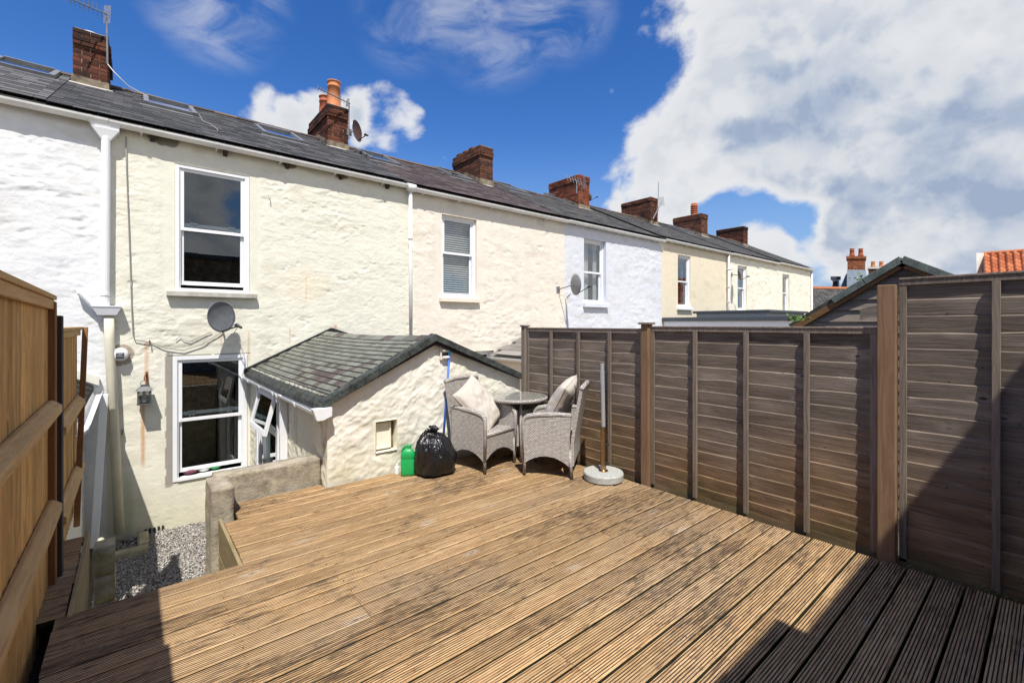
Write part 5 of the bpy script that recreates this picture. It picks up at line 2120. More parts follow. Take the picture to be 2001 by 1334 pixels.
def wicker_chair(label, cx, cy, f, group):
    th = math.atan2(-f[0], f[1])
    T = Matrix.Translation((cx, cy, DECK)) @ Matrix.Rotation(th, 4, 'Z')
    t = thing("wicker_armchair", label, "chair", (cx, cy, DECK), group)
    kw = dict(M=T, uvbox=True)
    hw, yf_, yb_ = .262, .262, -.228

    def side(sx):
        out = []
        bot = arc_bottom(yf_ - .012, yb_ + .0, .135, .225)
        top = [(yb_ - .02, .66), (yb_ + .10, .665), (yf_ - .15, .648), (yf_ - .04, .63), (yf_, .60), (yf_ + .004, .5)]
        poly = bot[::1] + top
        b = MB().prism(poly, 'x', sx * hw - .017, sx * hw + .017)
        so = b.build("side_panel", M["wicker"], t, **kw)
        r_ = MB().tube([(sx * hw, yb_ - .03, .67), (sx * hw, yb_ + .1, .672), (sx * hw, yf_ - .14, .655), (sx * hw, yf_ - .04, .635), (sx * hw, yf_, .60), (sx * hw, yf_ + .008, .52), (sx * hw, yf_, .14)],
                       [.022, .026, .028, .028, .026, .021, .018], 10)
        r_.build("arm_rail", M["wicker"], t, smooth=True, **kw)
    side(-1)
    side(1)
    # seat and front apron
    MB().box(-hw + .018, hw - .018, yb_ + .02, yf_ - .005, .385, .425).build("seat", M["wicker"], t, bevel=.012, **kw)
    poly = arc_bottom(-hw + .02, hw - .02, .135, .235) + [(hw - .02, .40), (-hw + .02, .40)]
    MB().prism(poly, 'y', yf_ - .03, yf_ - .002).build("front_panel", M["wicker"], t, **kw)
    MB().tube([(-hw + .015, yf_ - .012, .41), (hw - .015, yf_ - .012, .41)], .022, 10).build("seat_rail", M["wicker"], t, smooth=True, **kw)
    # backrest, leaning back and slightly curved
    bk = MB()
    nx_, nz_ = 10, 10
    vs, fs = [], []
    for k in (0, 1):
        for i in range(nx_ + 1):
            for j in range(nz_ + 1):
                s_, q = i / nx_ * 2 - 1, j / nz_
                z = .21 + (.965 - .21) * q + (.012 * (1 - s_ * s_) if j == nz_ else 0)
                y = yb_ - .015 - .10 * max(0, (z - .36)) ** 1.15 / .55 - .018 * (1 - s_ * s_) - (.034 if k else 0)
                if j == 0:
                    z += .0 if abs(s_) > .95 else -.0
                    z = .135 + .09 * math.cos(s_ * math.pi / 2) ** .8
                vs.append((s_ * (hw - .005 + .012 * q), y, z))
    nn = (nx_ + 1) * (nz_ + 1)
    ix = lambda k, i, j: k * nn + i * (nz_ + 1) + j
    for i in range(nx_):
        for j in range(nz_):
            fs += [(ix(0, i, j), ix(0, i + 1, j), ix(0, i + 1, j + 1), ix(0, i, j + 1)), (ix(1, i, j), ix(1, i, j + 1), ix(1, i + 1, j + 1), ix(1, i + 1, j))]
    for i in range(nx_):
        fs += [(ix(0, i, nz_), ix(0, i + 1, nz_), ix(1, i + 1, nz_), ix(1, i, nz_)), (ix(0, i, 0), ix(1, i, 0), ix(1, i + 1, 0), ix(0, i + 1, 0))]
    for j in range(nz_):
        fs += [(ix(0, 0, j), ix(0, 0, j + 1), ix(1, 0, j + 1), ix(1, 0, j)), (ix(0, nx_, j), ix(1, nx_, j), ix(1, nx_, j + 1), ix(0, nx_, j + 1))]
    bk.add(vs, fs).build("backrest", M["wicker"], t, smooth=False, **kw)
    ytop = yb_ - .03 - .10 * (.965 - .36) ** 1.15 / .55
    MB().tube([(-hw - .01, ytop - .0, .955), (-hw * .4, ytop - .016, .977), (hw * .4, ytop - .016, .977), (hw + .01, ytop, .955)], .026, 10).build("top_rail", M["wicker"], t, smooth=True, **kw)
    for sx in (-1, 1):
        for (y, dy) in ((yf_ - .01, .006), (yb_ + .0, -.03)):
            lg = MB().tube([(sx * (hw - .006), y, .30), (sx * (hw - .004), y + dy, .0 + .012)], [.022, .016], 10)
            lo = lg.build("leg", M["wicker"], t, smooth=True, **kw)
            MB().tube([(sx * (hw - .004), y + dy, .014), (sx * (hw - .004), y + dy, .0)], .017, 10).build("glide", M["black_plastic"], lo, M=T)
    return T


def cushion(label, T, w, h, th, seed, group):
    """soft back cushion; local x width, z height, y thickness"""
    n = 34
    vs, fs = [], []
    rr_ = np.random.default_rng(seed)
    S = np.linspace(-1, 1, n)
    A, B = np.meshgrid(S, S, indexing='ij')
    rx = 1 - .07 * (1 - B ** 2) * np.abs(A) ** 2
    rz = 1 - .06 * (1 - A ** 2) * np.abs(B) ** 2
    prof_ = (np.clip(1 - np.abs(A) ** 2.6, 0, 1) * np.clip(1 - np.abs(B) ** 2.6, 0, 1)) ** .42
    wr = fbm(A * 3 + seed, B * 3, 3, seed) * .12 + np.abs(fbm(A * 2.6 + B * 2 + 3, B * 1.6 - A * 2, 3, seed + 7)) * -.35
    for sgn in (1, -1):
        Y = sgn * (th * prof_ * (1 + wr * 2.2) * .5 + .006)
        for i in range(n):
            for j in range(n):
                vs.append((A[i, j] * rx[i, j] * w / 2, Y[i, j], B[i, j] * rz[i, j] * h / 2))
    for k in (0, 1):
        o_ = k * n * n
        for i in range(n - 1):
            for j in range(n - 1):
                q = (o_ + i * n + j, o_ + (i + 1) * n + j, o_ + (i + 1) * n + j + 1, o_ + i * n + j + 1)
                fs.append(q if k else q[::-1])
    ring = [(i, 0) for i in range(n)] + [(n - 1, j) for j in range(1, n)] + [(i, n - 1) for i in range(n - 2, -1, -1)] + [(0, j) for j in range(n - 2, 0, -1)]
    for a, b in zip(ring, ring[1:] + ring[:1]):
        i0, i1 = a[0] * n + a[1], b[0] * n + b[1]
        fs.append((i0, i1, n * n + i1, n * n + i0))
    o = thing("cushion", label, "cushion", tuple(T.translation), group)
    MB().add(vs, fs).build("cover", M["cushion_cloth"], o, smooth=True, M=T)
    pts = [((A[i, j] * rx[i, j] * w / 2), 0, (B[i, j] * rz[i, j] * h / 2)) for i, j in ring + ring[:1]]
    MB().tube(pts, .0075, 6, cap=False).build("piping", M["cushion_cloth"], o, smooth=True, M=T)
    return o


T1 = wicker_chair("grey wicker armchair facing the camera beside the black bin bag", 3.145, 4.295, (.19, -.98), "wicker armchairs")
T2 = wicker_chair("grey wicker armchair with its back to the fence beside the parasol base", 3.615, 3.63, (-.56, .83), "wicker armchairs")
cushion("cream cushion slumped sideways in the chair by the bin bag", T1 @ Matrix.Translation((-.01, -.07, .69)) @ Matrix.Rotation(R(33), 4, 'X') @ Matrix.Rotation(R(27), 4, 'Y'), .48, .60, .17, 3, "cream cushions")
cushion("cream cushion propped upright in the chair by the parasol base", T2 @ Matrix.Translation((.02, -.07, .735)) @ Matrix.Rotation(R(29), 4, 'X') @ Matrix.Rotation(R(-12), 4, 'Y'), .48, .62, .21, 5, "cream cushions")

# bistro table
TX, TY = 3.68, 4.30
TB = thing("bistro_table", "round glass topped wicker bistro table in the corner between the two chairs", "table", (TX, TY, DECK))
TT = Matrix.Translation((TX, TY, DECK))
MB().lathe([(.01, .712), (.30, .70), (.355, .695), (.368, .712), (.368, .728), (.355, .738), (.335, .737), (.33, .726), (.01, .726)], (0, 0, 0), 40).build("table_rim", M["wicker"], TB, smooth=False, M=TT, uvbox=True)
MB().lathe([(.01, .7385), (.345, .7385), (.347, .742), (.345, .7445), (.01, .7445)], (0, 0, 0), 40).build("table_top", M["glass_table"], TB, M=TT)
for k in range(4):
    a = R(45 + 90 * k + 12)
    lo = MB().tube([(.27 * math.cos(a), .27 * math.sin(a), .70), (.24 * math.cos(a), .24 * math.sin(a), .35), (.30 * math.cos(a), .30 * math.sin(a), .012)], [.016, .016, .015], 10).build("leg", M["wicker"], TB, smooth=True, M=TT, uvbox=True)
    MB().tube([(.30 * math.cos(a), .30 * math.sin(a), .0), (.30 * math.cos(a), .30 * math.sin(a), .016)], .017, 8).build("glide", M["black_plastic"], lo, M=TT)
MB().lathe([(.20, .17), (.215, .17), (.20, .40), (.215, .60), (.20, .60), (.185, .40)], (0, 0, 0), 32).build("woven_base", M["wicker"], TB, M=TT, uvbox=True)

# parasol base
PX, PYY = 3.80, 3.06
PB = thing("parasol_base", "round granite parasol base with an empty two part pole beside the fence", "parasol base", (PX, PYY, DECK))
MB().lathe([(.19, .0), (.205, .012), (.208, .07), (.200, .083), (.02, .086)], (PX, PYY, DECK + .003), 44).build("stone_disc", M["granite"], PB, smooth=False, bevel=.0)
MB().lathe([(.05, .0), (.05, .012), (.03, .02), (.029, .46), (.027, .47), (.02, .47)], (PX, PYY, DECK + .085), 20).build("lower_tube", M["brass"], PB, smooth=False)
MB().tube([(PX, PYY, DECK + .53), (PX - .012, PYY + .004, DECK + 1.14)], .022, 16).build("upper_tube", M["grey_tube"], PB, smooth=False)
MB().tube([(PX - .011, PYY + .004, DECK + 1.05), (PX - .013, PYY + .004, DECK + 1.215)], .0195, 16).build("pole_tip", M["grey_tube"], PB, smooth=False)
kn = MB()
for z in (.17, .36):
    kn.tube([(PX + .02, PYY - .015, DECK + z), (PX + .05, PYY - .03, DECK + z)], .012, 8)
kn.build("clamp_screw", M["black_plastic"], PB)

# bin bag
def bin_bag():
    nA, nB = 90, 56
    vs, fs = [], []
    th = np.linspace(0, 2 * np.pi, nA, endpoint=False)
    t = np.linspace(0, 1, nB)
    TH, TT_ = np.meshgrid(th, t, indexing='ij')
    zz = np.interp(TT_, [0, .04, .5, .80, .88, .93, 1.0], [0, .0, .25, .41, .445, .47, .50])
    rr_ = np.interp(TT_, [0, .03, .10, .35, .55, .72, .82, .89, .93, .97, 1.0], [.0, .14, .215, .238, .232, .202, .150, .050, .026, .05, .06])
    pleat = np.abs(np.sin(TH * 7 + 2.2 * fbm(TH * 1.3, TT_ * 2, 3, 11) * 3)) * .5 + np.abs(np.sin(TH * 12 + TT_ * 3)) * .3
    up = sstep(.35, .85, TT_)
    lump = fbm(np.cos(TH) * 2 + 5, np.sin(TH) * 2 + TT_ * 3.2, 3, 14) * .30
    crease = -np.abs(fbm(np.cos(TH) * 3.2 + TT_ * 1.2, np.sin(TH) * 3.2 + TT_ * 4, 4, 17)) * .30
    r_ = rr_ * (1 + lump * (1 - up * .4) + crease * .8 - .28 * pleat * up)
    x = 2.54 + r_ * np.cos(TH) * 1.0
    y = 4.35 + r_ * np.sin(TH) * .82
    z = DECK + .002 + zz * (1 + .05 * np.cos(TH - 2)) + fbm(np.cos(TH) * 2, TT_ * 4 + np.sin(TH), 3, 19) * .03 * sstep(.05, .3, TT_)
    x = x - .03 * up
    V = np.stack([x.ravel(), y.ravel(), z.ravel()], 1)
    idx = np.arange(nA * nB).reshape(nA, nB)
    a, b = idx, np.roll(idx, -1, 0)
    Q = np.stack([a[:, :-1], b[:, :-1], b[:, 1:], a[:, 1:]], -1).reshape(-1, 4)
    o = thing("bin_bag", "tied black plastic bin bag on the deck between green bottle and chair", "bag", (2.54, 4.35, DECK))
    npmesh("bag_body", V, Q, M["bin_bag"], o)
    k = MB()
    k.tube([(2.50, 4.35, DECK + .455), (2.545, 4.33, DECK + .495), (2.53, 4.36, DECK + .53)], [.022, .028, .006], 8)
    k.tube([(2.50, 4.35, DECK + .455), (2.44, 4.36, DECK + .49), (2.40, 4.36, DECK + .47)], [.02, .02, .006], 8)
    k.build("knot", M["bin_bag"], o, smooth=True)


bin_bag()

# green jerry can style bottle
jx, jy = 2.285, 4.50
J = thing("plastic_bottle", "bright green plastic bottle with a moulded handle on the deck", "bottle", (jx, jy, DECK))
Tj = Matrix.Translation((jx, jy, DECK)) @ Matrix.Rotation(R(-32), 4, 'Z')
jb = MB()
lay = [(0.0, .066, .045), (.012, .074, .052), (.03, .076, .054), (.17, .076, .054), (.176, .0735, .0515), (.184, .0735, .0515), (.19, .076, .054), (.235, .074, .052), (.27, .050, .046), (.29, .026, .026)]
N_ = 20
vs = []
for (z, a, b) in lay:
    for k in range(N_):
        t = 2 * math.pi * k / N_
        c, s = math.cos(t), math.sin(t)
        e = .42
        vs.append((a * math.copysign(abs(c) ** e, c), b * math.copysign(abs(s) ** e, s), z + .002))
fs = [(i * N_ + k, i * N_ + (k + 1) % N_, (i + 1) * N_ + (k + 1) % N_, (i + 1) * N_ + k) for i in range(len(lay) - 1) for k in range(N_)]
fs += [tuple(range(N_))[::-1], tuple((len(lay) - 1) * N_ + k for k in range(N_))]
jb.add(vs, fs).build("bottle_body", M["green_plastic"], J, smooth=True, M=Tj)
MB().tube([(-.06, 0, .25), (-.050, 0, .292), (-.018, 0, .318), (.005, 0, .31)], .013, 10).build("handle", M["green_plastic"], J, smooth=True, M=Tj)
MB().lathe([(.020, .285), (.022, .29), (.022, .325), (.018, .33), (.01, .33)], (.012, 0, 0), 18).build("cap", M["green_plastic"], J, M=Tj)
sb = MB().lathe([(.022, 0), (.026, .004), (.026, .075), (.018, .085), (.012, .09), (.012, .105), (.01, .107)], (2.205, 4.60, DECK + .002), 18)
tag(sb.build("plastic_bottle", M["white_plastic"], smooth=False), "small white plastic bottle half hidden behind the green bottle", "bottle")

# blue pole leaning on the gable
bt = atY(880, 668, GY - .035)
bb = Vector((2.785, 4.635, DECK + .02))
bt = Vector(bt)
PO = thing("broom", "long blue broom handle with a light blue grip leaning against the outhouse gable", "broom", tuple(bb))
dv_ = (bt - bb)
MB().tube([bb + dv_ * .03, bb + dv_ * .9], .0125, 12).build("handle", M["blue_plastic"], PO, smooth=True)
g0, g1 = bb + dv_ * .89, bt
gr = MB().tube([g0, g0 + (g1 - g0) * .3, g0 + (g1 - g0) * .75, g1], [.016, .0175, .0185, .012], 12)
go = gr.build("grip", M["cyan_plastic"], PO, smooth=True)
MB().tube([g1 - (g1 - g0) * .22 + Vector((0, -.02, 0)), g1 - (g1 - g0) * .22 + Vector((0, -.0175, 0))], .008, 10).build("hang_hole", M["dark_gap"], go)
hd_ = MB()
hd_.box(bb.x - .13, bb.x + .13, bb.y - .02, bb.y + .03, DECK + .03, DECK + .065)
hd_.box(bb.x - .125, bb.x + .125, bb.y - .02, bb.y + .03, DECK + .002, DECK + .03)
hd_.build("broom_head", M["blue_plastic"], PO, bevel=.004)

# ------------------------------------------------------------------ wall fittings


def dish(label, c, nrm_, r, mat, wall_pt, lnb_dir, group="satellite dishes", depth=.18, aspect=.9):
    t = thing("satellite_dish", label, "satellite dish", tuple(wall_pt), group)
    n = Vector(nrm_).normalized()
    up = Vector((0, 0, 1))
    sx = up.cross(n).normalized()
    sy = n.cross(sx)
    N_, K = 32, 7
    vs, fs = [], []
    for lyr in (0, 1):
        for k in range(K + 1):
            q = k / K
            for i in range(N_):
                a = 2 * math.pi * i / N_
                p = Vector(c) + sx * (r * aspect * q * math.cos(a)) + sy * (r * q * math.sin(a)) + n * (r * depth * (q * q - 1) - lyr * .006)
                vs.append(p)
    L_ = (K + 1) * N_
    for k in range(K):
        for i in range(N_):
            j = (i + 1) % N_
            fs.append((k * N_ + i, k * N_ + j, (k + 1) * N_ + j, (k + 1) * N_ + i))
            fs.append((L_ + k * N_ + i, L_ + (k + 1) * N_ + i, L_ + (k + 1) * N_ + j, L_ + k * N_ + j))
    for i in range(N_):
        j = (i + 1) % N_
        fs.append((K * N_ + i, K * N_ + j, L_ + K * N_ + j, L_ + K * N_ + i))
    MB().add(vs, fs).build("reflector", M[mat], t, smooth=True)
    rim = [Vector(c) + sx * (r * aspect * math.cos(a)) + sy * (r * math.sin(a)) for a in np.linspace(0, 2 * math.pi, 41)]
    MB().tube(rim, .007, 6, cap=False).build("rim", M["dish_grey"] if mat != "dish_brown" else M["alu"], t, smooth=True)
    bot = Vector(c) - sy * r * .95 - n * .01
    tip = Vector(lnb_dir)
    MB().tube([bot, tip], .011, 8).build("arm", M["black_plastic"], t)
    d_ = (Vector(c) - tip).normalized()
    MB().tube([tip + d_ * .055, tip + d_ * .02, tip - d_ * .06], [.028, .026, .018], 12).build("receiver", M["black_plastic"], t)
    MB().tube([tip + d_ * .056, tip + d_ * .066], .028, 12).build("receiver_cap", M["white_plastic"], t)
    bk = Vector(c) - n * (r * depth + .01)
    w = Vector(wall_pt)
    br = MB().tube([bk, bk * .4 + w * .6, w], .014, 8)
    br.obox(w, (.06, .012, .08), Matrix.Identity(3))
    br.build("bracket", M["grey_metal"], t)
    return t


dc_ = atY(433, 619, 8.30)
lt = atY(466, 637, 8.06)
dish("dark grey satellite dish on the cream wall between the two sash windows", dc_, (.40, -.88, .05), .235, "dish_grey", (dc_[0] + .02, D - .01, dc_[2] - .05), lt)


def wall_line(pts, yo=.018):
    return [(lambda p: (p[0], D - yo, p[2]))(atY(u, v, D)) for u, v in pts]


def cable(label, pts, r=.006, mat="grey_cable"):
    o = MB().tube(pts, r, 6).build("cable", M[mat], None, smooth=True)
    return tag(o, label, "cable", "cables on the house wall")


cable("long grey cable running down the cream wall to the satellite dish",
      wall_line([(246, 268), (247, 330), (251, 430), (255, 540), (257, 600), (260, 655), (264, 664), (292, 668), (325, 680), (358, 684), (395, 672), (424, 655), (433, 648)], .03), .007)
cable("short loose grey cable curling left of the satellite dish", wall_line([(343, 664), (351, 657), (358, 664), (370, 667), (390, 658), (412, 648)], .03), .006)
cable("white cable dropping from the satellite dish to the extension gutter",
      [tuple(lt)] + wall_line([(455, 652), (470, 672), (476, 695), (477, 715), (472, 735)], .05), .006, "white_cable")

# vent cowl
vx, _, vz = atY(235, 692, D)
VC = thing("vent_cowl", "round white vent cowl on the cream wall beside the drain pipe", "vent", (vx, D, vz))
c = Matrix.Translation((vx, D - .03, vz)) @ Matrix.Rotation(R(90), 4, 'X')
MB().lathe([(.095, -.04), (.095, .05), (.088, .085), (.06, .105), (.01, .11)], (0, 0, 0), 28).build("cowl", M["white_plastic"], VC, smooth=True, M=c)
vl = MB()
for k in range(4):
    vl.box(-.045, .045, -.052 + k * .022, -.040 + k * .022, .098, .112)
vl.build("slot", M["dark_gap"], VC, M=c)

# lantern on its bracket
lx, _, lz = atY(282, 768, 8.46)
LT = thing("lantern", "small dark metal lantern hanging on a rusty bracket on the cream wall", "lantern", (lx, 8.46, lz))
LZ = lz - .16


def lbox(mb, x0, x1, y0, y1, z0, z1):
    mb.box(lx + x0, lx + x1, 8.46 + y0, 8.46 + y1, LZ + z0, LZ + z1)


b_ = MB()
lbox(b_, -.085, .085, -.085, .085, .0, .014)
b_.build("base", M["lantern_metal"], LT, bevel=.003)
for sx in (-1, 1):
    for sy in (-1, 1):
        b_ = MB()
        lbox(b_, sx * .072 - .008, sx * .072 + .008, sy * .072 - .008, sy * .072 + .008, .014, .20)
        b_.build("corner_post", M["lantern_metal"], LT)
b_ = MB()
for k in range(5):
    t = -.06 + k * .04
    for (y,) in ((-.073,), (.073,)):
        b_.beam((lx + max(-.066, t - .06), 8.46 + y, LZ + .02), (lx + min(.066, t + .06), 8.46 + y, LZ + .19), .003, .003, (0, 1, 0))
        b_.beam((lx + min(.066, t + .06), 8.46 + y - .002, LZ + .02), (lx + max(-.066, t - .06), 8.46 + y - .002, LZ + .19), .003, .003, (0, 1, 0))
b_.build("mesh_grille", M["lantern_metal"], LT)
b_ = MB()
lbox(b_, -.068, .068, -.068, .068, .014, .198)
b_.build("glazing", M["glass"], LT)
b_ = MB()
b_.hexa([(lx + x, 8.46 + y, LZ + z) for (x0) in (-1, 1) for y0 in (-1, 1) for (z, w) in ((.20, .095), (.262, .045)) for x, y in ((x0 * w, y0 * w),)])
b_.box(lx - .04, lx + .04, 8.46 - .04, 8.46 + .04, LZ + .262, LZ + .285)
b_.build("roof_cap", M["lantern_metal"], LT)
MB().tube([(lx + .045 * math.cos(a), 8.46, LZ + .285 + .06 * math.sin(a)) for a in np.linspace(0, math.pi, 9)], .004, 6).build("carry_loop", M["lantern_metal"], LT)
MB().tube([(lx, 8.46, LZ + .26), (lx, 8.46, LZ + .03)], [.012, .03], 10).build("candle", M["white_board"], LT)
b_ = MB()
b_.box(lx + .015, lx + .04, D - .03, D + .0, LZ + .24, LZ + .46)
b_.tube([(lx + .027, D - .02, LZ + .43), (lx + .01, 8.5, LZ + .42), (lx, 8.46, LZ + .385), (lx, 8.455, LZ + .345)], .007, 8)
b_.build("bracket", M["rust"], LT)
# little hooks on the wall
for i, (u, v, lab) in enumerate(((525, 384, "small white hook on the cream wall right of the upper window"), (292, 667, "rusty nail hook on the cream wall above the lantern"), (239, 842, "black clip on the shaded wall beside the drain pipe"))):
    q = atY(u, v, D)
    hk = MB().tube([(q[0], D + .01, q[2] + .02), (q[0], D - .06, q[2] + .015), (q[0], D - .065, q[2] - .04)], .008, 6)
    tag(hk.build("wall_hook", M["white_board" if i == 0 else ("rust" if i == 1 else "black_plastic")]), lab, "hook")

# dishes on other walls
q = atY(1125, 556, 8.05)
dish("small satellite dish seen edge on at the corner of the pale blue house", q, (.97, -.22, .06), .27, "grey_metal", (q[0] - .1, D - .01, q[2] - .1), atY(1152, 560, 7.75), aspect=.85)
q = atY(1445, 537, 8.2)
dish("small brown satellite dish on a long arm on the far cream house", q, (.55, -.8, .2), .24, "dish_brown", (18.9, D - .01, q[2] + .05), atY(1462, 540, 7.95))
cable("white cable hanging below the dish on the pale blue house", wall_line([(1113, 570), (1104, 580), (1106, 610), (1107, 640)], .04), .012, "white_cable")


# aerials
def aerial(label, mast, boom0, boom1, n_el, el, mat="alu", refl=True, parent_extra=None, el_axis=(0, 0, 1), r=.012):
    t = thing("tv_aerial", label, "aerial", tuple(mast[-1]), "tv aerials")
    MB().tube(mast, .016, 8).build("mast", M[mat], t)
    b0, b1 = Vector(boom0), Vector(boom1)
    MB().tube([b0, b1], r, 8).build("boom", M[mat], t)
    d = (b1 - b0).normalized()
    ax = Vector(el_axis)
    ax = (ax - d * ax.dot(d)).normalized()
    ox = d.cross(ax)
    el_ = MB()
    for k in range(n_el):
        p = b0 + (b1 - b0) * (k / max(1, n_el - 1) * .80)
        l = el * (.75 + .25 * k / n_el)
        el_.tube([p - ax * l, p + ax * l], .0065, 6)
    el_.build("elements", M[mat], t)
    if refl:
        rf = MB()
        p = b0 + (b1 - b0) * .9
        for s in np.linspace(-1, 1, 7):
            rf.tube([p + ox * el * 1.3 * s * .5 - ax * el * 1.4, p + ox * el * 1.3 * s * .5 + ax * el * 1.4 + d * .04], .005, 5)
        rf.build("reflector", M["alu"], t)
    return t


m_top = atY(209, 33, 11.33)
m_bot = atY(210, 125, 11.33)
aerial("long television aerial pointing left on the leftmost chimney", [m_top, m_bot], atY(128, -6, 10.9), atY(215, 31, 11.33), 9, .11, "grey_metal", el_axis=(.5, .2, 1))
cable("white cable sagging from the leftmost chimney to the roof window", [m_bot, atY(222, 140, 11.2), atY(250, 168, 11.1), at_roof(300, 198)[:2] + (at_roof(300, 198)[2] + .03,), at_roof(313, 204)[:2] + (at_roof(313, 204)[2] + .05,)], .008, "white_cable")
cable("pale cable lying on the slates below the first roof window", [(lambda p: (p[0], p[1], p[2] + .035))(at_roof(u, v)) for u, v in ((388, 226), (396, 240), (410, 246), (424, 256), (428, 263), (437, 262))], .007, "grey_cable")
m_top = atY(682, 200, 11.15)
m_bot = atY(682, 272, 11.15)
aerial("television aerial above the chimney with two terracotta pots", [m_top, m_bot], atY(621, 172, 10.8), atY(684, 203, 11.15), 10, .075, "grey_metal", el_axis=(.5, .2, 1))
q = atY(698, 256, 10.95)
dish("brown satellite dish fixed to the chimney with terracotta pots", q, (.62, -.76, .10), .255, "dish_brown", (4.10, 11.2, q[2] + .02), atY(716, 264, 10.65), aspect=.9)
m_top = atY(1127, 352, 11.1)
m_bot = atY(1127, 378, 11.1)
aerial("cluster of wire aerials on the red brick chimney", [m_top, m_bot], atY(1108, 347, 10.8), atY(1142, 358, 11.2), 6, .16, "alu", el_axis=(.2, .3, 1))
q = atY(1158, 387, 11.2)
dish("tiny dish receiver arm on the right of the red brick chimney", (q[0] - .15, q[1], q[2]), (.9, -.3, .1), .13, "grey_metal", (13.1, 11.5, q[2]), atY(1166, 385, 11.1))
m_top = atY(1287, 356, 11.0)
m_bot = atY(1285, 433, 11.0)
t5 = aerial("tall thin mast aerial beside the fifth chimney", [m_top, m_bot], atY(1284, 412, 10.9), atY(1294, 392, 11.2), 4, .14, "alu")
MB().tube([atY(1276, 428, 11.0), atY(1287, 405, 11.0)], .02, 6).build("strut", M["alu"], t5)

# ------------------------------------------------------------------ neighbour extensions to the right
NE = thing("rear_extension", "neighbouring outhouse with lichen covered slate roof behind the fence corner", "outhouse", (7.6, 7, YARD))
ex, ez = 6.42, -.70
sl = math.atan2(.38, 1.04)
nb_ = MB()
nb_.box(ex + .15, 8.9, 5.6, D - .02, YARD, ez - .08)
nb_.build("wall", M["pink_reveal"], NE)
rb = MB()
rb.add([(ex, 5.5, ez - .03), (7.75, 5.5, ez + 1.33 * math.tan(sl) - .03), (9.05, 5.5, ez - .03), (ex, D - .03, ez - .03), (7.75, D - .03, ez + 1.33 * math.tan(sl) - .03), (9.05, D - .03, ez - .03)],
       [(0, 1, 4, 3), (1, 2, 5, 4), (0, 2, 1), (3, 4, 5), (0, 3, 5, 2)])
nro = rb.build("roof", M["slate_lichen"], NE)
gau, swd = .24, .42
me = MB().box(0, gau * 1.4, -swd / 2 + .003, swd / 2 - .003, 0, .012).mesh("slate", M["slate_lichen"])
for i in range(6):
    for k in range(8):
        y = 5.6 + k * swd + (swd / 2 if i % 2 else 0)
        if y < D - swd / 2:
            inst("slate", me, nro, (ex + i * gau * math.cos(sl), y, ez + i * gau * math.sin(sl) + .006), (0, -sl + .03, 0))
ng = MB()
vs = []
for y in (5.5, D - .03):
    vs += [(ex - .03 + c * .06, y, ez - .06 + s * .06) for c, s in prof] + [(ex - .03 + c * .053, y, ez - .06 + s * .053) for c, s in prof[::-1]]
ng.add(vs, [(i, (i + 1) % 18, 18 + (i + 1) % 18, 18 + i) for i in range(18)])
ng.build("gutter", M["gutter_white"], NE)

FE = thing("rear_extension", "flat roofed modern extension with dark grey fascia beyond the fence", "extension", (15.5, 6.6, YARD))
zt_ = .22
b_ = MB().box(13.85, 18.6, 4.70, D - .02, YARD, zt_ - .13)
b_.build("wall", M["upvc"], FE)
b_ = MB().box(13.76, 18.7, 4.60, D - .015, zt_ - .13, zt_)
fo = b_.build("roof", M["anthracite"], FE, bevel=.01)
b_ = MB().box(14.5, 17.6, 5.55, 7.75, zt_, zt_ + .13)
lo = b_.build("roof_lantern", M["pipe_grey"], FE)
b_ = MB().box(14.42, 17.7, 5.45, 7.85, zt_ + .13, zt_ + .21)
b_.build("lantern_cap", M["anthracite"], lo, bevel=.01)

# ------------------------------------------------------------------ shed beyond the fence
SX = 6.5
SH = thing("garden_shed", "dilapidated wooden shed with felted gable roof behind the right fence", "shed", (SX + 1.2, 1.1, YARD))
py, pz = atX(1765, 508, SX)[1:]
ly, lz_ = atX(1556, 632, SX)[1:]
ry, rz_ = py - (ly - py), lz_ + .08
bp = .128
z = pz - .02
rr = random.Random(4)


def shed_y(zv):
    tl = (pz - zv) / (pz - lz_)
    tr = (pz - zv) / (pz - rz_)
    return py + (ly - py) * min(tl, 1.0), py + (ry - py) * min(tr, 1.0)


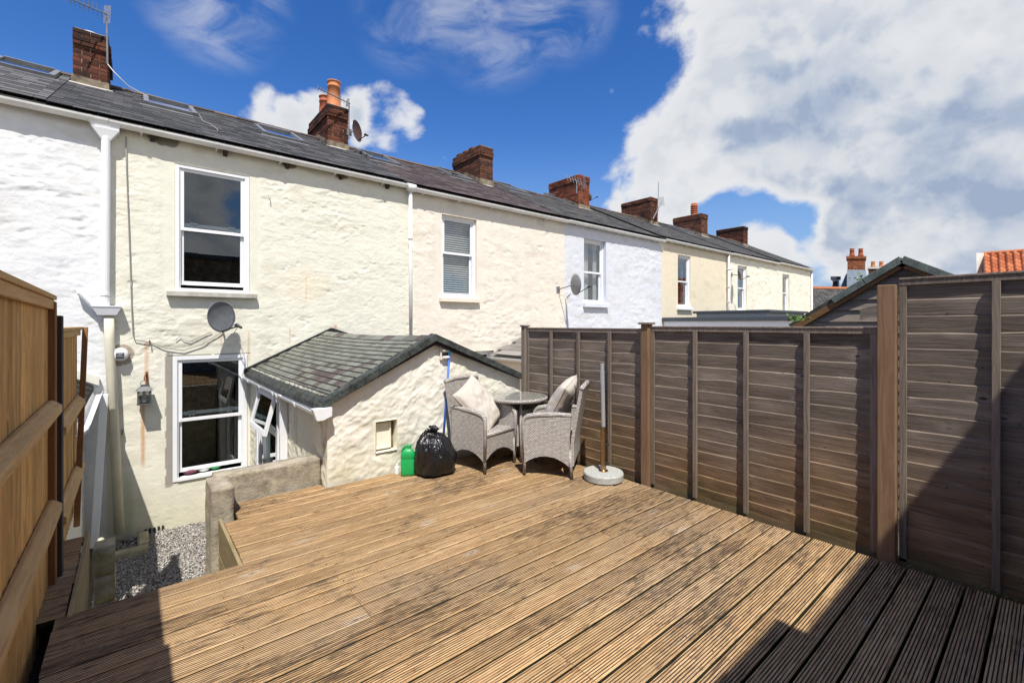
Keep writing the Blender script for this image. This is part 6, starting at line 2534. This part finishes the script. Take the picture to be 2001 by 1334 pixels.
for i in range(22):
    z0 = z - bp - .014
    if z0 < YARD:
        break
    a1, b1 = shed_y(z)
    a0, b0 = shed_y(max(z0, YARD))
    j0, j1 = rr.uniform(-.008, .008), rr.uniform(-.008, .008)
    s_ = MB().hexa([(SX - .014, b0, z0 + j0), (SX + .012, b1, z), (SX - .014, a0, z0 + j1), (SX + .012, a1, z),
                    (SX + .008, b0, z0 + j0), (SX + .022, b1, z), (SX + .008, a0, z0 + j1), (SX + .022, a1, z)])
    s_.build("board", M["shed_wood"], SH)
    z -= bp
sbk = MB().prism([(ry + .03, YARD), (ry + .03, rz_), (py, pz - .02), (ly - .03, lz_), (ly - .03, YARD)], 'x', SX + .03, SX + 2.6)
sbk.build("shed_body", M["shed_wood"], SH)
for (ya, za, yb2, zb2, nm) in ((py, pz, ly + .05, lz_ - .04, 0), (py, pz, ry - .05, rz_ - .04, 1)):
    d_ = Vector((0, yb2 - ya, zb2 - za)).normalized()
    nrm2 = Vector((0, -d_.z, d_.y)) if nm == 0 else Vector((0, d_.z, -d_.y))
    if nrm2.z < 0:
        nrm2 = -nrm2
    A, B = Vector((0, ya, za)), Vector((0, yb2, zb2))
    rsh = MB().hexa([(x, *(P + nrm2 * h)[1:]) for x in (SX - .06, SX + 2.7) for P in (A, B) for h in (.0, .035)])
    ro = rsh.build("roof", M["felt_green"], SH)
    cut = .58 if nm == 0 else 1.0
    for (t0, t1) in (((0, .3), (.305, cut)) if nm == 0 else ((0, .5), (.505, 1))):
        P, Q_ = A + (B - A) * t0, A + (B - A) * t1
        fe = MB().hexa([(x, *(W + nrm2 * h)[1:]) for x in (SX - .085, SX - .062) for W in (P, Q_) for h in (-.035, .042)])
        fe.build("felt_edge", M["felt_pale"], ro, bevel=.004)
    bg = MB().hexa([(x, *(W + nrm2 * h)[1:]) for x in (SX - .06, SX - .035) for W in (A, B) for h in (-.075, -.002)])
    bg.build("bargeboard", M["shed_barge"], SH)
q0, q1 = atX(1680, 615, SX - .5), atX(1728, 602, SX - .5)
lb = MB()
lb.hexa([(x, y, z + h) for x in (SX - .5, SX - .48) for (y, z) in ((q0[1], q0[2]), (q1[1] - .4, q1[2] + .09)) for h in (-.055, .06)])
lo_ = tag(lb.build("loose_board", M["shed_wood"]), "loose weathered board propped at a slant against the shed behind the fence", "board")
lsup = MB().box(SX - .478, SX - .44, q1[1] - .3, q1[1] - .24, YARD, q1[2] + .1)
lsup.build("prop", M["shed_wood"], lo_)


def leafy(name, label, cat, c, spread, n, size, mat, parent=None):
    mb = MB()
    rr_ = random.Random(hash(label) % 999)
    for k in range(n):
        p = Vector(c) + Vector((rr_.gauss(0, spread[0]), rr_.gauss(0, spread[1]), rr_.gauss(0, spread[2])))
        d = Vector((rr_.uniform(-1, 1), rr_.uniform(-1, 1), rr_.uniform(-.4, 1))).normalized()
        sd = d.cross(Vector((rr_.uniform(-1, 1), rr_.uniform(-1, 1), rr_.uniform(-1, 1)))).normalized()
        s_ = size * rr_.uniform(.6, 1.2)
        mb.add([p, p + d * s_ * .5 + sd * s_ * .3, p + d * s_, p + d * s_ * .5 - sd * s_ * .3], [(0, 1, 2, 3)])
    return mb


q = atX(1560, 622, SX - .3)
cl = leafy("ivy", "ivy a", "plant", q, (.05, .06, .018), 60, .045, "leaf_fresh")
tag(cl.build("creeper", M["leaf_fresh"]), "small tuft of green creeper at the left eave of the shed", "plant")
q = atX(1700, 534, SX + .3)
cl = leafy("ivy", "ivy b", "plant", (q[0], q[1], q[2] - .05), (.05, .07, .02), 50, .045, "leaf_fresh")
tag(cl.build("creeper", M["leaf_fresh"]), "green creeper growing on the shed roof below the small chimney pots", "plant")

# ------------------------------------------------------------------ distant houses
DY_ = 10.0


def far(u, v, dist):
    a, b, c = ray(u, v)
    return Vector((a * dist, b * dist, c * dist))


# slate house with a red ridge
FH = thing("distant_house", "distant slate roofed house with red ridge and grey painted brick chimney", "house", tuple(far(1640, 633, 30)[:2]) + (YARD,))
a, b = far(1585, 566, 30), far(1668, 553, 30)
dirx = Vector((1, -.62, 0)).normalized()
c0 = far(1590, 563, 30)
L0 = c0 - dirx * 1.5
L1 = c0 + dirx * 7
tow = Vector((-dirx.y * -1, dirx.x * -1, 0))
tow = Vector((dirx.y, -dirx.x, 0))
if tow.dot(far(1600, 633, 1)) > 0:
    tow = -tow
rz = c0.z
mb = MB()
E0, E1 = L0 + tow * 3 - Vector((0, 0, 2.6)), L1 + tow * 3 - Vector((0, 0, 2.6))
B0, B1 = L0 - tow * 3 - Vector((0, 0, 2.6)), L1 - tow * 3 - Vector((0, 0, 2.6))
mb.add([L0, L1, E1, E0, B1, B0], [(0, 1, 2, 3), (1, 0, 5, 4), (0, 3, 5), (1, 4, 2), (3, 2, 4, 5)])
fr_ = mb.build("roof", M["slate_far"], FH)
rest = MB()
for i in range(18):
    for k in range(34):
        p = L0 + (L1 - L0) * ((k + .5 * (i % 2)) / 34) + (tow * 3 - Vector((0, 0, 2.6))) * ((i + 1) / 18)
        up_ = (Vector((0, 0, 2.6)) - tow * 3).normalized()
        nn_ = dirx.cross(up_)
        if nn_.z < 0:
            nn_ = -nn_
        w = (L1 - L0).length / 34 * .48
        rest.hexa([p + dirx * sx * w + up_ * ll + nn_ * h for sx in (-1, 1) for ll in (0, .3) for h in (.01, .03)])
tag(rest.build("slates", M["slate_far"], fr_), kind="stuff")
rg = MB()
rg.beam(L0 + Vector((0, 0, .04)), L1 + Vector((0, 0, .04)), .25, .14)
rg.build("ridge", M["terracotta"], fr_)
wl_ = MB()
wl_.add([E0 - tow * .3, E1 - tow * .3, B1 + tow * .3, B0 + tow * .3] + [Vector((p.x, p.y, YARD)) for p in (E0 - tow * .3, E1 - tow * .3, B1 + tow * .3, B0 + tow * .3)],
        [(0, 1, 5, 4), (1, 2, 6, 5), (2, 3, 7, 6), (3, 0, 4, 7)])
wl_.build("wall", M["white_board"], FH)
# the chimney with painted base, dormer
CH = thing("distant_house", "distant grey house end with orange brick chimney and small dormer", "house", tuple(far(1672, 633, 34)[:2]) + (YARD,))


def fbox(mb, u0, u1, v0, v1, dist, dep, mi=0):
    A, B = far(u0, v1, dist), far(u1, v1, dist)
    h = far(u0, v0, dist).z - A.z
    fw = Vector((A.x + B.x, A.y + B.y, 0)).normalized() * dep
    mb.hexa([P + q + Vector((0, 0, z)) for P in (A, B) for q in (Vector(), fw) for z in (0, h)], mi)


mb = MB()
fbox(mb, 1655, 1692, 527, 640, 34, 1.6)
mb.build("chimney_base", M["slate_blue_wall"], CH)
mb = MB()
fbox(mb, 1656, 1691, 506, 527, 34.05, 1.4)
co = mb.build("chimney", M["mortar"], CH)
br_ = MB()
for i in range(11):
    for k in range(7):
        u0 = 1656 + (k + (.5 if i % 2 else 0)) * 5
        if u0 + 4.6 <= 1691.5:
            fbox(br_, u0 + .2, u0 + 4.8, 506 + i * 1.95, 507.7 + i * 1.95, 34.0, .06)
tag(br_.build("bricks", M["brick_orange"], co), kind="stuff")
mb = MB()
fbox(mb, 1653.5, 1693, 500, 506, 33.9, 1.7)
mb.build("chimney_cap", M["brick_orange"], co, bevel=.03)
for u in (1665, 1682):
    c0 = far(u, 500, 34.6)
    pot(CH, c0.x, c0.y, c0.z, .55, .16, "terracotta_dark")
mb = MB()
A, B, Cc = far(1655, 533, 35), far(1655, 640, 35), far(1612, 640, 35)
off = Vector((1, .3, 0)) * 2
mb.add([A, B, Cc, A + off, B + off, Cc + off], [(0, 2, 1), (3, 4, 5), (0, 1, 4, 3), (1, 2, 5, 4), (2, 0, 3, 5)])
mb.build("roof_end", M["slate_blue_wall"], CH)
mb = MB()
fbox(mb, 1626, 1640, 545, 575, 35.5, 1.0)
do_ = mb.build("dormer", M["white_board"], CH)
mb = MB()
fbox(mb, 1623, 1643, 540, 545, 35.4, 1.2)
mb.build("dormer_roof", M["anthracite"], do_)
mb = MB()
fbox(mb, 1628, 1637, 549, 560, 35.45, .1)
mb.build("pane", M["room_dark"], do_)
C2 = thing("distant_chimney", "low distant chimney stack with two short pots behind the shed roof", "chimney", tuple(far(1712, 633, 40)[:2]) + (YARD,))
mb = MB()
fbox(mb, 1697, 1727, 524, 640, 40, 1.5)
mb.build("stack", M["brick_brown"], C2)
mb = MB()
fbox(mb, 1695, 1729, 521, 525, 39.9, 1.7)
mb.build("stack_cap", M["concrete_sill"], C2)
for u in (1706, 1722):
    c0 = far(u, 521, 40.5)
    pot(C2, c0.x, c0.y, c0.z, .45, .16, "terracotta")

# pantiled house on the right
PH = thing("distant_house", "distant house with orange clay pantile roof and white gable parapet at the right", "house", tuple(far(1970, 633, 22)[:2]) + (YARD,))
P0 = far(1921, 497, 22)
P1d = Vector((.10, -.995, 0)).normalized()
tow = Vector((-P1d.y, P1d.x, 0))
if tow.dot(far(1960, 633, 1)) > 0:
    tow = -tow
sd = (tow * 1.0 + Vector((0, 0, -.85))).normalized()
nn_ = P1d.cross(sd)
if nn_.z < 0:
    nn_ = -nn_
LEN, SL = 6.5, 3.0
mb = MB()
mb.add([P0, P0 + P1d * LEN, P0 + P1d * LEN + sd * SL, P0 + sd * SL, P0 + P1d * LEN - tow * 2 + Vector((0, 0, -1.7)), P0 - tow * 2 + Vector((0, 0, -1.7))],
       [(0, 1, 2, 3), (1, 0, 5, 4), (0, 3, 5), (1, 4, 2)])
pro = mb.build("roof", M["pantile"], PH)
tw, tl = .24, .30
pm = MB()
vs, fs = [], []
NP = 8
for l in (0, tl * 1.15):
    for h in (0, .02):
        for i in range(NP + 1):
            s_ = i / NP
            hh = .055 * math.sin(s_ * 2 * math.pi * .98) + .03
            vs.append(P1d * (s_ * tw * 1.03) + sd * l + nn_ * (hh + h + (.02 if l > 0 else 0)))
m1 = NP + 1
for i in range(NP):
    fs += [(i, i + 1, 2 * m1 + i + 1, 2 * m1 + i), (m1 + i, 3 * m1 + i, 3 * m1 + i + 1, m1 + i + 1), (i, m1 + i, m1 + i + 1, i + 1), (2 * m1 + i, 2 * m1 + i + 1, 3 * m1 + i + 1, 3 * m1 + i)]
pm.add(vs, fs)
pme = pm.mesh("pantile", M["pantile"])
for r_i in range(9):
    for k in range(26):
        p = P0 + P1d * (k * tw) + sd * (r_i * tl) + nn_ * .01
        inst("pantile", pme, pro, p)
rt = MB()
for k in range(14):
    rt.tube([P0 + P1d * (k * .46) + Vector((0, 0, .02)), P0 + P1d * (k * .46 + .455) + Vector((0, 0, .02))], .10, 10)
rt.build("ridge", M["pantile"], pro)
pp = MB()
fbox(pp, 1908, 1922.5, 494, 640, 21.8, .8)
pp.build("parapet", M["white_board"], PH)
pw = MB()
q0 = P0 + sd * SL * .93
pw.add([q0, q0 + P1d * LEN, Vector(((q0 + P1d * LEN).x, (q0 + P1d * LEN).y, YARD)), Vector((q0.x, q0.y, YARD))], [(0, 1, 2, 3)])
pw.build("wall", M["white_board"], PH)

# ------------------------------------------------------------------ building behind the viewer whose eave shades the deck corner
OB = thing("back_building", "flat roofed rendered building behind the viewpoint whose roof edge shades the deck", "building", (2.4, -3, YARD))
ze = DECK + 4.0
kx, ky = .27 * 4.0, .517 * 4.0
b_ = MB().box(.9, 3.92, -4.6, .86 - ky - .18, DECK - .5, ze - .16)
b_.build("wall", M["cement"], OB)
b_ = MB().box(.75, 3.96, -4.8, .86 - ky, ze - .15, ze)
ro = b_.build("roof", M["anthracite"], OB)
b_ = MB().box(.75, 2.74 - kx, .86 - ky, 1.0 - ky, ze - .15, ze + .0)
b_.build("eave_box", M["anthracite"], ro)
b_ = MB().box(1.3, 2.2, .86 - ky - .178, .86 - ky - .14, DECK + .02, DECK + 2.0)
b_.build("door", M["slate_blue_wall"], OB)

# trees behind the viewer, seen only as reflections in the window panes


def tree(label, c, h, r_, seed):
    t = thing("tree", label, "tree", c, "trees behind the viewpoint")
    rr_ = random.Random(seed)
    tr = MB()
    base = Vector(c)
    tr.tube([base, base + Vector((.1, 0, h * .35)), base + Vector((-.1, .2, h * .6))], [.28, .2, .1], 8)
    for k in range(6):
        a = k * 1.05
        tr.tube([base + Vector((0, 0, h * .35)), base + Vector((math.cos(a) * r_ * .6, math.sin(a) * r_ * .6, h * .62))], [.11, .03], 6)
    tr.build("trunk", M["bark"], t)
    cr = MB()
    cl_ = [(base + Vector((rr_.gauss(0, r_ * .45), rr_.gauss(0, r_ * .45), h * rr_.uniform(.42, .95))), r_ * rr_.uniform(.25, .45)) for _ in range(26)]
    for k in range(2600):
        cc, rad = rr_.choice(cl_)
        d = Vector((rr_.gauss(0, 1), rr_.gauss(0, 1), rr_.gauss(0, 1))).normalized()
        p = cc + d * rad * rr_.uniform(.6, 1.0)
        e1 = d.cross(Vector((rr_.random(), rr_.random(), rr_.random()))).normalized()
        e2 = d.cross(e1)
        s_ = rr_.uniform(.10, .22)
        cr.add([p - e1 * s_, p - e2 * s_ * .6, p + e1 * s_, p + e2 * s_ * .6], [(0, 1, 2, 3)])
    cr.build("crown", M["leaf"], t)


tree("broad leafy tree behind the viewpoint reflected in the upper window", (2.0, -24, YARD), 6.6, 2.6, 1)
tree("lower bushy tree behind the viewpoint at the left of the reflections", (-2.6, -26, YARD), 7.2, 2.8, 2)
tree("far tree behind the viewpoint at the right of the reflections", (7.0, -25, YARD), 5.6, 2.2, 3)
